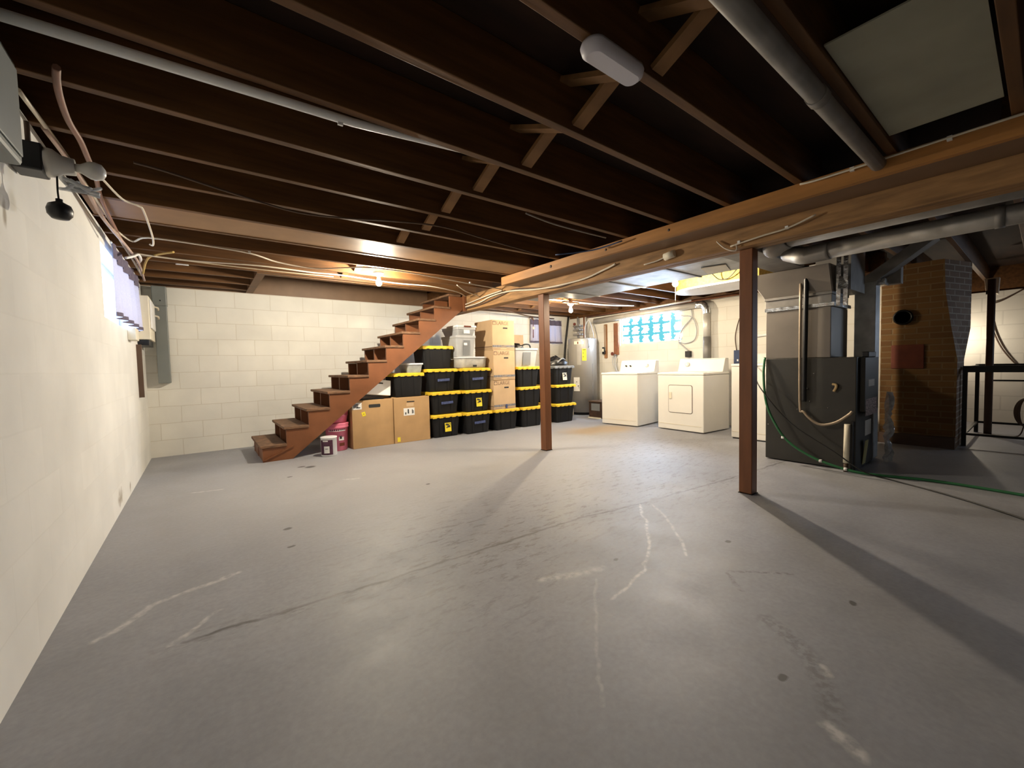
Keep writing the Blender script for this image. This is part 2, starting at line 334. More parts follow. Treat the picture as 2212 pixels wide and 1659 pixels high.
        if bevel:
            b = o.modifiers.new('edge', 'BEVEL'); b.width = bevel; b.segments = seg; b.limit_method = 'ANGLE'; b.angle_limit = R(40)
        return o

def tag(o, label, cat, group=None, kind=None):
    o['label'] = label; o['category'] = cat
    if group: o['group'] = group
    if kind: o['kind'] = kind
    return o
def thing(name, label, cat, loc=(0, 0, 0), rz=0, group=None):
    o = bpy.data.objects.new(name, None); COL.objects.link(o); o.empty_display_size = .1
    o.location = loc; o.rotation_euler = (0, 0, rz)
    return tag(o, label, cat, group)
def struct(name, mb, m, label=None, parent=None, bevel=0):
    o = mb.build(name, m, parent, bevel)
    if parent is None:
        o['kind'] = 'structure'
        if label: o['label'] = label
    return o
def kids(o): return [c for c in bpy.data.objects if c.parent == o]
def dup(root, loc, rz=None, label=None, group=None):
    r = root.copy(); COL.objects.link(r); r.location = loc
    if rz is not None: r.rotation_euler = (0, 0, rz)
    if label: r['label'] = label
    if group: r['group'] = group
    for ch in kids(root):
        c = ch.copy(); COL.objects.link(c); c.parent = r
        for g in kids(ch):
            d = g.copy(); COL.objects.link(d); d.parent = c
    return r
def lettering(body, size, loc, rot, m, parent=None, name='lettering', depth=.0006, align='LEFT'):
    cu = bpy.data.curves.new(name, 'FONT'); cu.body = body; cu.size = size; cu.extrude = depth; cu.align_x = align; cu.resolution_u = 3
    t = bpy.data.objects.new(name, cu); COL.objects.link(t); bpy.context.view_layer.update()
    me = bpy.data.meshes.new_from_object(t.evaluated_get(bpy.context.evaluated_depsgraph_get()))
    COL.objects.unlink(t); bpy.data.objects.remove(t)
    me.materials.clear(); me.materials.append(m)
    o = bpy.data.objects.new(name, me); COL.objects.link(o); o.location = loc; o.rotation_euler = rot
    if parent: o.parent = parent
    return o
ORD = ['first', 'second', 'third', 'fourth', 'fifth', 'sixth', 'seventh', 'eighth', 'ninth', 'tenth', 'eleventh', 'twelfth', 'thirteenth', 'fourteenth', 'fifteenth']
FRONT = (PI / 2, 0, 0)          # lettering on a face that looks towards -y
FACEX = (PI / 2, 0, -PI / 2)    # lettering on a face that looks towards -x

# ------------------------------------------------------------------ room shell
XL, YB, XR, XF, YN, ZC = -.506, 6.412, 6.45, 9.1, -5.0, 2.25
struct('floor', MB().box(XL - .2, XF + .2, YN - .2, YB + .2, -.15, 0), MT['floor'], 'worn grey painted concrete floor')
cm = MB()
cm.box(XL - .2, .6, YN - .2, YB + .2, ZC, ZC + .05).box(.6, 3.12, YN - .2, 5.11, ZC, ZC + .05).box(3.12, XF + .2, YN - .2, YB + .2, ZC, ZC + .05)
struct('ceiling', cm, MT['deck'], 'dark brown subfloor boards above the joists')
WL = block_mat('painted_block_left', ('Y', 'Z'), (.78, .77, .73), mortar=.004, mcol=(.74, .73, .69), stains=(((-.506, 4.1, .1), .07, (1, .6, 1)), ((-.506, 4.6, .07), .04, (1, 1, 1)), ((-.506, 2.17, 1.56), .02, (1, 1, .4))), bump=.1)
WB = block_mat('painted_block_back', ('X', 'Z'), (.8, .78, .72), bump=.2, mortar=.004, mcol=(.66, .62, .54))
WR = block_mat('painted_block_right', ('Y', 'Z'), (.76, .73, .66), bump=.18, mortar=.005, mcol=(.66, .62, .54))
LW = (3.95, 5.5, 1.4, 1.92)     # left window y0 y1 z0 z1
w = MB(); x0, x1 = XL - .2, XL
w.box(x0, x1, YN - .2, LW[0], 0, 2.03).box(x0, x1, LW[1], YB, 0, 2.03).box(x0, x1, LW[0], LW[1], 0, LW[2]).box(x0, x1, LW[0], LW[1], LW[3], 2.03)
struct('wall_left', w, WL, 'white painted concrete block wall on the left')
BW = (5.45, 6.15, 1.5, 1.9)
w = MB(); y0, y1 = YB, YB + .2
w.box(XL - .2, BW[0], y0, y1, 0, 2.03).box(BW[1], XR + .2, y0, y1, 0, 2.03).box(BW[0], BW[1], y0, y1, 0, BW[2]).box(BW[0], BW[1], y0, y1, BW[3], 2.03)
struct('wall_back', w, WB, 'cream painted block wall behind the stairs')
GW = (3.71, 5.0, 1.335, 1.875)
w = MB(); x0, x1 = XR, XR + .2
w.box(x0, x1, 1.17, GW[0], 0, 1.97).box(x0, x1, GW[1], YB, 0, 1.97).box(x0, x1, GW[0], GW[1], 0, GW[2]).box(x0, x1, GW[0], GW[1], GW[3], 1.97)
struct('wall_right', w, WR, 'cream painted block wall behind the laundry machines')
struct('wall_inner', MB().box(XR + .2, XF, 1.17, 1.37, 0, 1.97), MT['joist'], 'return wall beside the chimney, coloured dark to cut its brightness')  # dark colour put on this wall so it stays dim above the chimney
FW = (-2.4, -1.1, 1.15, 1.8)
struct('wall_far', MB().box(XF, XF + .2, YN - .2, FW[0], 0, 1.9).box(XF, XF + .2, FW[1], 1.37, 0, 1.9).box(XF, XF + .2, FW[0], FW[1], 0, FW[2]).box(XF, XF + .2, FW[0], FW[1], FW[3], 1.9), block_mat('painted_block_end', ('Y', 'Z'), (.74, .72, .66), bump=.15), 'pale end wall beyond the chimney')
struct('wall_front', MB().box(XL - .2, XF + .2, YN - .2, YN, 0, 2.03), block_mat('bare_grey_block', ('X', 'Z'), (.3, .3, .3)), 'block wall closing the near end')
# rim boards on top of the walls
r = MB().box(XL - .2, XL - .08, YN - .2, YB + .2, 2.03, ZC)
struct('trim_1', r, MT['joist'], 'brown rim board above the left wall')
r = MB().box(XL - .08, 3.12, YB - .0, YB + .2, 2.03, 3.0).box(3.12, XR + .2, YB + .08, YB + .2, 2.03, ZC)
struct('trim_2', r, MT['soffit'], 'brown painted board above the back wall')
r = MB().box(XR + .08, XR + .2, 1.2, YB + .2, 1.97, ZC).box(XR + .2, XF, 1.25, 1.37, 1.97, ZC).box(XF + .02, XF + .2, YN - .2, 1.37, 1.9, ZC).box(XL - .2, XF + .2, YN - .2, YN - .08, 2.03, ZC)
struct('trim_3', r, MT['joist'], 'brown rim board above the right wall')
r = MB().box(.52, .6, 5.13, YB, 2.03, 3.0).box(3.12, 3.2, 5.13, YB, 2.03, 3.0).box(.52, 3.2, 5.05, 5.13, 2.03, 3.0).box(.5, 3.2, 5.05, YB + .2, 3.0, 3.05)
struct('wall_stairwell', r, MT['joist'], 'brown boards framing the stairwell opening')

# ------------------------------------------------------------------ windows
def window(name, rect, plane, axis, glass, frame, label, nmull):
    a0, a1, z0, z1 = rect
    f = MB(); t = .035
    def bx(a, b, c, d, p0, p1):
        f.box(p0, p1, a, b, c, d) if axis == 'x' else f.box(a, b, p0, p1, c, d)
    p0, p1 = (plane, plane + .05)
    bx(a0, a1, z0, z0 + t, p0, p1); bx(a0, a1, z1 - t, z1, p0, p1); bx(a0, a0 + t, z0 + t, z1 - t, p0, p1); bx(a1 - t, a1, z0 + t, z1 - t, p0, p1)
    for i in range(1, nmull + 1):
        c = a0 + (a1 - a0) * i / (nmull + 1); bx(c - .012, c + .012, z0 + t, z1 - t, p0, p1)
    o = struct(name, f, frame, label)
    g = MB(); 
    if axis == 'x': g.box(plane + .02, plane + .03, a0 + t, a1 - t, z0 + t, z1 - t)
    else: g.box(a0 + t, a1 - t, plane + .02, plane + .03, z0 + t, z1 - t)
    g.build('pane', glass, o)
    return o
G_SKY = emat('daylight_pane', (.6, .78, 1.0), 5.0)
o = window('window_1', GW, XR + .03, 'x', glassblock_mat(), MT['cream'], 'glass block window lit by daylight above the washer', 0)
# little hopper vent in the last block column
hv = MB(); hv.box(XR + .025, XR + .04, 3.76, 3.95, 1.38, 1.39).box(XR + .025, XR + .04, 3.76, 3.95, 1.84, 1.85).box(XR + .025, XR + .04, 3.745, 3.755, 1.38, 1.85).box(XR + .025, XR + .04, 3.955, 3.965, 1.38, 1.85)
hv.build('vent_frame', MT['whitep'], o)
window('window_2', LW, XL - .15, 'x', G_SKY, MT['whitep'], 'small basement window behind the left curtains', 2)
window('window_3', BW, YB + .12, 'y', G_SKY, MT['whitep'], 'small basement window behind the far curtains', 1)

window('window_4', FW, XF + .1, 'x', emat('daylight_pane_far', (.72, .84, 1.0), 9.0), MT['whitep'], 'basement window at the dim far end', 1)
def curtain(name, p_from, p_to, ztop, zbot, folds, label, flare=0.0, depth=.022):
    """pleated strip hung along p_from-p_to (xy points)"""
    a, b = Vector((*p_from, 0)), Vector((*p_to, 0)); d = b - a; n = Vector((d.y, -d.x, 0)).normalized()
    root = thing(name, label, 'curtain', (a.x, a.y, 0), 0, None); org = a.copy()
    N = folds * 8
    def sheet(za, zb, off, nz=6):
        vs = []; fs = []
        for j in range(nz + 1):
            z = za + (zb - za) * j / nz; k = (ztop - z) / (ztop - zbot)
            for i in range(N + 1):
                t = i / N; q = a + d * (.5 + (t - .5) * (1 + flare * k)) + n * (depth * (.4 + .9 * k) * math.sin(2 * PI * folds * t + .6 * math.sin(5 * t)) + off) - org
                vs.append((q.x, q.y, z))
        for j in range(nz):
            for i in range(N): fs.append((j * (N + 1) + i, j * (N + 1) + i + 1, (j + 1) * (N + 1) + i + 1, (j + 1) * (N + 1) + i))
        return MB().add(vs, fs, True)
    sheet(ztop, zbot, 0).build('cloth', MT['curtain'], root)
    sheet(ztop, ztop - .11, .006).build('valance', MT['valance'], root)
    sheet(zbot + .03, zbot, .004, 2).build('hem', MT['valance'], root)
    MB().tube([Vector((0, 0, ztop)) - d * .02, d * 1.02 + Vector((0, 0, ztop))], .006, 8).build('rod', MT['whitep'], root)
    return root
curtain('window_curtain', (XL + .035, 4.15), (XL + .05, 5.62), 1.96, 1.43, 5, 'pleated lavender curtain with dark hem over the left wall window')
curtain('window_curtain', (5.36, YB - .05), (5.78, YB - .05), 1.93, 1.46, 3, 'pale curtain half hidden by the brown post at the black bins', flare=.1)
curtain('window_curtain', (5.86, YB - .05), (6.22, YB - .05), 1.93, 1.45, 3, 'flared pale curtain beside the black hanging hose near the heater', flare=.25)

# ------------------------------------------------------------------ beam, soffit, posts
r = MB().box(3.13, 3.205, YN, YB - .1, 1.81, 2.03).box(3.21, 3.285, YN, YB - .1, 1.81, 2.03)
o = r.build('main_beam', MT['rough'], None, .006); tag(o, 'long brown timber beam carried by two posts across the basement', 'beam')
r = MB().box(2.85, 2.888, YN, 3.9, 1.94, 2.03)
so = r.build('boxed_soffit', MT['fascia']); tag(so, 'boxed wooden soffit with pale front board along the main beam', 'soffit')
MB().box(2.889, 3.129, YN, 3.9, 1.945, 1.957).build('underside_board', MT['soffit'], so)
for (y, z, w_) in ((3.05, 1.985, .03), (2.35, 1.985, .022), (1.75, 1.99, .02)): MB().lathe([(0, 0), (w_ * .5, 0), (w_ * .5, .002)], 12, (2.848, y, z), 'x').build('knot', MT['wired'], so)
def wood_post(x, y, h, label, ry=0):
    p = thing('support_post', label, 'post', (x, y, 0), R(0))
    MB().box(-.046, .046, -.046, .046, 0.004, h).build('shaft', MT['post'], p, .005)
    MB().box(-.05, .05, -.05, .05, 0, .004).build('foot_plate', MT['blackm'], p)
    return p
wood_post(3.19, 3.545, 1.808, 'brown square wooden post standing in front of the stacked black bins')
wood_post(3.245, 1.35, 1.808, 'brown square wooden post standing in front of the furnace')
o = MB().lathe([(.035, 0), (.035, 1.93)], 16, (7.85, .436, 0)).build('steel_column', MT['wired']); tag(o, 'slim dark steel column behind the black metal frame', 'column')

# ------------------------------------------------------------------ ceiling joists and bridging
YJ = [1.317 + .4065 * k for k in range(-4, 10)]
me_l = MB().box(0, 3.75, -.02, .02, 0, .218).build('ceiling_joist', MT['joist'], None, .003)
me_l.location = (XL - .07, YJ[-1], 2.031); 
nb = len(YJ)
for i, y in enumerate(YJ):
    k = nb - 1 - i
    o = me_l if k == 0 else me_l.copy()
    if k: COL.objects.link(o)
    o.location = (XL - .07, y, 2.031)
    extra = {0: ' beside the stairwell', 2: ' before the left bulb', 8: ' with white conduit', 10: ' holding the oblong light'}.get(k, '')
    tag(o, 'brown joist from left wall to beam%s, %s from the stairs' % (extra, ORD[k]), 'joist', 'ceiling joists left of the beam')
    if k == 10: LIGHT_Y = y
for i, y in enumerate((5.39, 5.797, 6.2)):
    o = MB().box(XL - .07, .518, y - .02, y + .02, 2.031, 2.249).build('ceiling_joist', MT['joist']); tag(o, 'short brown joist left of the stairwell, %s from the back wall' % ORD[2 - i], 'joist', 'short joists left of the stairwell')
YR = [1.317 + .4065 * k for k in range(-4, 13)]
jr = None; nr = len(YR)
jl = MB().box(0, 5.95, -.02, .02, 0, .218).build('ceiling_joist', MT['joist'], None, .003)
js = MB().box(0, 3.35, -.02, .02, 0, .218).build('ceiling_joist', MT['joist'], None, .003)
ul, us = False, False
for i, y in enumerate(YR):
    k = nr - 1 - i; yy = y + .045
    src = jl if yy < 1.15 else js
    first = (src is jl and not ul) or (src is js and not us)
    o = src if first else src.copy()
    if not first: COL.objects.link(o)
    if src is jl: ul = True
    else: us = True
    o.location = (3.17, yy, 2.031)
    tag(o, ('brown joist over the laundry area, %s from the back wall' if yy > 1.15 else 'long dark joist over the furnace and chimney, %s from the back wall') % (ORD[k] if k < 15 else ['sixteenth', 'seventeenth'][k - 15]), 'joist', 'ceiling joists right of the beam')
def bridging(x, ya, yb, label, grp):
    t = thing('cross_bridging', label, 'bridging', (x, (ya + yb) / 2, 2.03), 0, grp)
    h = (yb - ya) / 2 - .022
    MB().bar((-.035, -h, .03), (-.035, h, .195), .065, .02).build('brace', MT['brace'], t)
    MB().bar((.035, h, .03), (.035, -h, .195), .065, .02).build('brace', MT['brace'], t)
for i in range(len(YJ) - 1):
    if i < 2 : continue
    k = nb - 1 - i
    if k == 3: continue       # this bay is closed by the metal pan
    bridging(1.36 + .03 * math.sin(i * 2), YJ[i], YJ[i + 1], 'crossed bracing boards in the ceiling bay left of the beam, %s bay from the stairs' % ORD[k - 1], 'bridging between the left joists')
for i in range(9, 16):
    bridging(4.9, YR[i] + .045, YR[i + 1] + .045, 'crossed bracing boards above the laundry area, %s bay from the back wall' % ORD[15 - i], 'bridging between the laundry joists')
# sheet-metal pan closing one bay
o = MB().box(XL + .01, 3.12, 3.372, 3.745, 2.036, 2.042).build('joist_bay_panel', MT['pan']); tag(o, 'smooth brown panel closing one joist bay, lit by the left bulb', 'panel')
o = MB().box(1.72, 2.66, .13, .48, 2.05, 2.056).build('joist_bay_panel', MT['panel']); tag(o, 'dim pale panel closing a joist bay above the camera side of the beam', 'panel')

# ------------------------------------------------------------------ staircase
st = thing('staircase', 'brown painted open-riser wooden staircase rising along the back wall', 'stairs', (.475, 5.16, 0))
RISE, RUN, Z0 = .1855, .2365, .182
def stringer_poly():
    p = [(.025, 0), (.025, Z0 - .032)]
    for i in range(11):
        z = Z0 + RISE * i - .032; xn = min(RUN * (i + 1) + .025, 2.6)
        p.append((xn, z))
        if i < 10: p.append((xn, z + RISE))
    p += [(2.6, .8 * (2.6 - .315)), (.315, 0)]
    return p
for y in (.015, .47, .87): MB().prism(stringer_poly(), 'y', y, y + .032).build('stringer', MT['brown'], st)
for i in range(11):
    z = Z0 + RISE * i; x1 = RUN * i + (.262 if i < 10 else .2)
    MB().box(RUN * i, x1, 0, .94, z - .03, z).build('tread', MT['tread'], st, .006)
MB().box(.03, .05, .07, .87, 0, .14).build('kick_board', MT['brown'], st)
MB().bar((.035, .008, .02), (.33, .008, .148), .018, .012).build('trim_strip', MT['brown'], st)
o = MB().box(3.078, 3.118, 5.15, 5.24, 1.8, 2.03).build('stair_header_block', MT['brown']); tag(o, 'brown wooden block under the joists at the stair head', 'block')

# ------------------------------------------------------------------ storage totes
def tote(kind, label, lidmat=None, grp='black storage totes'):
    t = thing('storage_tote', label, 'bin', group=grp)
    b = MB().loft([(0, .185, .255, .03), (.012, .192, .262, .035), (.272, .218, .283, .04), (.29, .226, .29, .04)], 4)
    for sx in (-.095, .095):      # pressed ribs on the front and back
        for sy in (-1, 1):
            b.add([(sx - .018, sy * .258, .02), (sx + .018, sy * .258, .02), (sx + .03, sy * .281, .27), (sx - .03, sy * .281, .27), (sx - .014, sy * .27, .02), (sx + .014, sy * .27, .02), (sx + .024, sy * .292, .27), (sx - .024, sy * .292, .27)],
                  [(4, 5, 6, 7), (0, 4, 7, 3), (1, 2, 6, 5), (3, 7, 6, 2), (0, 1, 5, 4)])
    b.build('body', MT['bin'], t, .002)
    l = MB().loft([(.286, .239, .3, .03), (.318, .241, .302, .03), (.325, .232, .294, .03)], 4)
    for k in range(-2, 3): l.box(k * .1 - .03, k * .1 + .03, -.309, -.298, .279, .312)   # tabs round the rim
    for s_ in (-1, 1):
        for k in range(-2, 3): l.box(s_ * .2355 - .006, s_ * .2355 + .006, k * .11 - .03, k * .11 + .03, .279, .31)
    l.build('lid', lidmat or MT['yellow'], t, .003)
    if kind == 'tape':
        tp = MB().obox((.012, -.2925, .165), (.19, .002, .036), (R(-6), R(-2), 0)); tp.build('tape_strip', MT['tape'], t)
    if kind == 'sticker':
        d = MB().obox((.01, -.289, .14), (.1, .0016, .125), (R(-5), 0, 0)).build('sticker', MT['ylabel'] if lidmat is None else MT['cream'], t)
        for q, (dx, dz, w_, h_) in enumerate(((-.015, .042, .05, .02), (.01, .01, .045, .026), (-.02, -.005, .02, .012), (0, -.05, .03, .016), (.03, .045, .02, .012), (-.035, -.045, .014, .02))):
            MB().obox((.01 + dx, -.291 + (-dz * .087) - .0006, .14 + dz), (w_, .0012, h_), (R(-5), R(8 * (-1) ** q), 0)).build('print', MT['ink'], d)
    return t
protos = {}
def put_tote(kind, x, yf, z, label, rz=0, sc=None):
    if kind not in protos:
        protos[kind] = tote(kind, label, MT['greyd'] if kind == 'grey' else None); o = protos[kind]; o.location = (x, yf + .3, z); o.rotation_euler = (0, 0, rz)
        if sc: o.scale = sc; o.location.y = yf + .3 * sc[1]
        return o
    o = dup(protos[kind], (x, yf + .3 * (sc[1] if sc else 1), z), rz, label)
    o.scale = sc or (1, 1, 1)
    return o
P_ = .3255
put_tote('sticker', 2.772, 5.17, 0, 'black tote with yellow lid and yellow sticker on the floor beside the big brown carton')
put_tote('tape', 2.77, 5.18, P_, 'blue-taped black tote directly on the stickered floor tote beside the carton', .01)
put_tote('tape', 2.74, 5.2, 2 * P_, 'blue-taped black tote third up, under the topmost yellow-lidded tote', -.01)
put_tote('plain', 2.69, 5.235, 3 * P_, 'topmost black tote of the tall four-high stack by the stairs', 0, (1.04, .62, 1))
put_tote('tape', 3.274, 5.11, 0, 'blue-taped black tote on the floor under the clear tub stack')
put_tote('sticker', 3.268, 5.11, P_, 'black tote with yellow sticker in the middle of the stack under the clear tub', .01)
put_tote('tape', 3.26, 5.11, 2 * P_, 'blue-taped black tote directly under the clear oval tub', -.01)
put_tote('plain', 3.775, 5.08, 0, 'black tote with yellow lid on the floor under the three LARGE cartons')
put_tote('plain', 4.277, 5.05, 0, 'black floor tote under the silver-grey bin, left of the brown post')
put_tote('plain', 4.24, 5.05, P_, 'middle black tote of the stack under the silver-grey bin')
put_tote('plain', 4.21, 5.05, 2 * P_, 'black tote directly under the silver-grey bin', -.01)
put_tote('plain', 5.0, 5.02, 0, 'black floor tote at the end of the row nearest the water heater', .01)
put_tote('plain', 5.005, 5.02, P_, 'middle black tote of the end stack by the water heater', -.02)
g_ = tote('sticker', 'black tote with grey rim and pale sticker topping the end stack by the heater', MT['greyd']); g_.location = (4.97, 5.32, 2 * P_)
put_tote('plain', 2.245, 5.24, .606, 'black tote with yellow lid sitting on a brown carton under the stairs', 0, (.95, .6, 1))

# ------------------------------------------------------------------ cartons
def carton(w_, d, h, m, name, label, cat='box', slot=(.0, .09, .16, .04), grp=None):
    t = thing(name, label, cat, group=grp)
    MB().box(-w_ / 2, w_ / 2, 0, d, 0, h).build('body', m, t, .004)
    MB().box(-w_ / 2 + .001, w_ / 2 - .001, d / 2 - .003, d / 2 + .003, h, h + .0015).build('top_tape', MT['cardl'], t)
    sx, sz, sw, sh = slot
    MB().loft([(0, sw / 2, sh / 2, sh * .3), (.003, sw / 2, sh / 2, sh * .3)], 3).build('handle_slot', MT['ink'], t)
    s_ = [c for c in kids(t) if c.name.startswith('handle_slot')][0]; s_.rotation_euler = FRONT; s_.location = (sx, .001, h - sz)
    return t
def patch(name, m, parent, x, z, w_, h_, y=-.0012, rz=0):
    return MB().obox((x, y, z), (w_, .0016, h_), (0, rz, 0)).build(name, m, parent)
c1 = carton(.525, .37, .6, MT['card'], 'moving_carton', 'big brown carton with cut hand slot beside the pink pails', slot=(.02, .075, .15, .042)); c1.location = (1.733, 5.215, 0)
a = patch('shipping_label', MT['paper'], c1, -.2, .535, .115, .085); patch('print', MT['inkg'], a, -.215, .54, .06, .05, -.0025); patch('print', MT['ink'], a, -.185, .515, .05, .012, -.0025)
a = patch('yellow_sticker', MT['ylabel'], c1, -.12, .43, .045, .055, rz=R(-14)); patch('print', MT['ink'], a, -.12, .43, .008, .01, -.0025)
c2 = carton(.51, .4, .605, MT['card'], 'moving_carton', 'big brown carton with white label standing left of the stickered tote', slot=(-.02, .06, .11, .014)); c2.location = (2.258, 5.205, 0)
patch('slot_flap', MT['cardl'], c2, -.03, .505, .105, .045)
a = patch('shipping_label', MT['paper'], c2, -.045, .41, .155, .1)
for dx, dz, ww, hh in ((-.05, -.02, .016, .03), (-.012, .005, .018, .06), (.045, .0, .012, .055), (.06, -.005, .008, .04)): patch('print', MT['ink'], a, -.045 + dx, .41 + dz, ww, hh, -.0025)
patch('yellow_sticker', MT['ylabel'], c2, -.2, .05, .04, .06)
lc = None
for i, (x, y, z, rz, lab) in enumerate(((3.735, 5.09, P_ + .001, 0.0, 'bottom tan carton printed LARGE, standing on a black tote'), (3.733, 5.08, P_ + .458, .015, 'middle tan carton printed LARGE in the stack of three'), (3.728, 5.08, P_ + .915, -.01, 'top tan carton printed LARGE, nearest the ceiling'))):
    if lc is None:
        lc = carton(.415, .5, .455, MT['cardl'], 'large_carton', lab, slot=(.035, .12, .085, .022), grp='cartons printed LARGE')
        lettering('LARGE', .078, (-.13, -.0015, .382), FRONT, MT['inkb'], lc)
        ic = MB().box(-.198, -.14, -.0016, 0, .38, .438); ic.build('printed_icon', MT['inkb'], lc)
        MB().prism([(-.192, .408), (-.169, .43), (-.146, .408), (-.152, .388), (-.186, .388)], 'y', -.0024, -.0014).build('icon_house', MT['cardl'], lc)
        bd = patch('printed_band', MT['inkg'], lc, 0, .058, .413, .034)
        patch('printed_line', MT['inkb'], lc, -.13, .02, .14, .007); patch('printed_line', MT['inkb'], lc, .13, .02, .15, .007)
        lettering('CUPBOARD', .018, (-.055, -.0026, .051), FRONT, MT['cardl'], lc)
        for z_ in (.05, .02): MB().obox((-.2132, .25, z_), (.0016, .5, .018 if z_ > .03 else .007)).build('side_band', MT['inkb'], lc)
        lc.location = (x, y, z); lc.rotation_euler = (0, 0, rz)
    else: dup(lc, (x, y, z), rz, lab)
bt = MB().obox((3.76, 5.083, P_ + .045), (.035, .003, .06)).build('tape_tab', MT['tape']); tag(bt, 'blue tape tab stuck on the bottom LARGE carton', 'tape')
wb = carton(.36, .2, .2, MT['paper'], 'file_box', 'tilted white file box lying on the big brown carton', slot=(.03, .045, .085, .02)); wb.location = (1.815, 5.27, .66); wb.rotation_euler = (R(-8), R(7), R(4))
o = MB().loft([(.602, .2, .12, .02, 1.71, 5.39), (.609, .19, .115, .02, 1.71, 5.39)], 4).build('folded_cloth', MT['black']); tag(o, 'black folded cloth squashed under the white file box', 'cloth')
# clear lidded box on the tote under the stairs
t = thing('clear_box', 'clear plastic box lying on the tote under the stairs', 'box', (2.34, 5.4, .606 + .326))
MB().loft([(0, .1, .12, .02), (.11, .12, .14, .025)], 4, cap1=False).build('body', MT['clear'], t)
MB().loft([(.11, .13, .15, .025), (.13, .13, .15, .025)], 4).build('lid', MT['whitep'], t)
MB().loft([(.004, .09, .11, .02), (.07, .09, .11, .03)], 4).build('contents', mat('green_contents', (.12, .17, .1), .8, var=.3, scale=20), t)
# clear oval tub, grey bins
t = thing('clear_tub', 'clear oval tub of beige cloth between the grey bin and the totes', 'tub', (3.235, 5.4, 3 * P_))
MB().loft([(0, .235, .24, .1), (.02, .245, .25, .11), (.145, .252, .265, .12)], 7, True, cap1=False).build('body', MT['clear'], t)
MB().loft([(.145, .26, .272, .12), (.165, .255, .268, .12)], 7, True).build('lid', MT['whitep'], t)
MB().loft([(.003, .225, .23, .1), (.13, .245, .25, .11)], 7, True).build('contents', MT['beige'], t)
MB().obox((.0, -.262, .03), (.05, .02, .03)).build('latch', MT['black'], t)
def grey_bin(label, h, w_, rim=.02, tag_z=.6, dark=True, mats=None):
    t = thing('grey_bin', label, 'bin')
    m = mats or MT['greyb']
    MB().loft([(0, w_ * .42, .2, .025), (h - .04, w_ * .48, .235, .03), (h - .035, w_ * .5, .245, .03), (h, w_ * .5, .245, .03)], 4).build('body', m, t)
    if dark:
        a0, a1 = .216, .238
        MB().add([(-w_ * .14, -a0, .02), (w_ * .18, -a0, .02), (w_ * .18, -a1, h - .07), (-w_ * .14, -a1, h - .07)], [(0, 1, 2, 3)]).build('recess_panel', MT['greyd'], t)
    return t
t = grey_bin('tall pale grey bin standing on the clear oval tub', .31, .34); t.location = (3.115, 5.4, 3 * P_ + .167)
MB().obox((-.015, -.2325, .21), (.055, .002, .085), (R(-6), 0, 0)).build('paper_tag', MT['paper'], t)
t = grey_bin('small grey bin with maroon latch on top of the tall grey bin', .12, .32, dark=False); t.location = (3.125, 5.4, 3 * P_ + .478)
MB().loft([(.12, .17, .25, .02), (.145, .165, .245, .02)], 3).build('lid', MT['whitep'], t)
MB().box(-.05, .06, -.262, -.24, .118, .14).build('latch', MT['rust'], t)
MB().obox((.0, -.236, .06), (.1, .004, .065), (R(-3), 0, 0)).build('paper_tag', MT['paper'], t)
t = grey_bin('silver-grey bin with dark slot panel on the totes left of the post', .3, .5); t.location = (4.2, 5.34, 3 * P_)
def lump(name, m, loc, size, label, cat, seed, group=None):
    random.seed(seed); vs = []; fs = []; nu, nv = 18, 10
    for j in range(nv + 1):
        ph = PI / 2 * j / nv
        for i in range(nu):
            a = 2 * PI * i / nu; k = 1 + .22 * math.sin(3 * a + seed) * math.cos(ph) + .12 * math.sin(7 * a + j) + random.uniform(-.07, .07)
            vs.append((size[0] * k * math.cos(ph) * math.cos(a), size[1] * k * math.cos(ph) * math.sin(a), max(0, size[2] * math.sin(ph) * (1 + .25 * math.sin(2 * a + seed) + random.uniform(-.08, .08)))))
    for j in range(nv):
        for i in range(nu): fs.append((j * nu + i, j * nu + (i + 1) % nu, (j + 1) * nu + (i + 1) % nu, (j + 1) * nu + i))
    fs.append(tuple(range(nu))[::-1])
    o = MB().add(vs, fs, True).build(name, m); o.location = loc; return tag(o, label, cat, group)
o = lump('cloth_bag', MT['black'], (4.1, 5.3, 3 * P_ + .301), (.11, .15, .07), 'crumpled black bag lying on the silver-grey bin', 'bag', 3)
MB().tube([(.06, -.1, .03), (.13, -.12, .06), (.22, -.12, .055), (.26, -.1, .01)], .012, 6).build('strap', MT['black'], o)
o = lump('cloth_bag', MT['black'], (4.98, 5.28, 3 * P_ + .002), (.2, .19, .14), 'dark bag heaped on the grey-rimmed tote by the heater', 'bag', 5)
MB().tube([(-.1, -.17, .05), (0, -.19, .12), (.1, -.15, .1)], .014, 6).build('strap', MT['greyd'], o)
MB().obox((.08, -.16, .05), (.07, .03, .05), (.3, .2, .2)).build('white_patch', MT['paper'], o)
o = MB().obox((5.04, 6.34, .8), (.24, .012, 1.6), (R(-2.5), 0, 0)).build('cardboard_sheet', MT['cardl']); tag(o, 'tan cardboard sheet leaning on the back wall behind the totes', 'cardboard')

# ------------------------------------------------------------------ pails
t = thing('paint_pail', 'small white and purple paint pail in front of the pink pail', 'pail', (1.155, 5.07, 0))
MB().lathe([(.078, 0), (.086, .006), (.086, .205), (.09, .207), (.09, .22), (.078, .222), (0, .215)], 28).build('body', MT['whitep'], t)
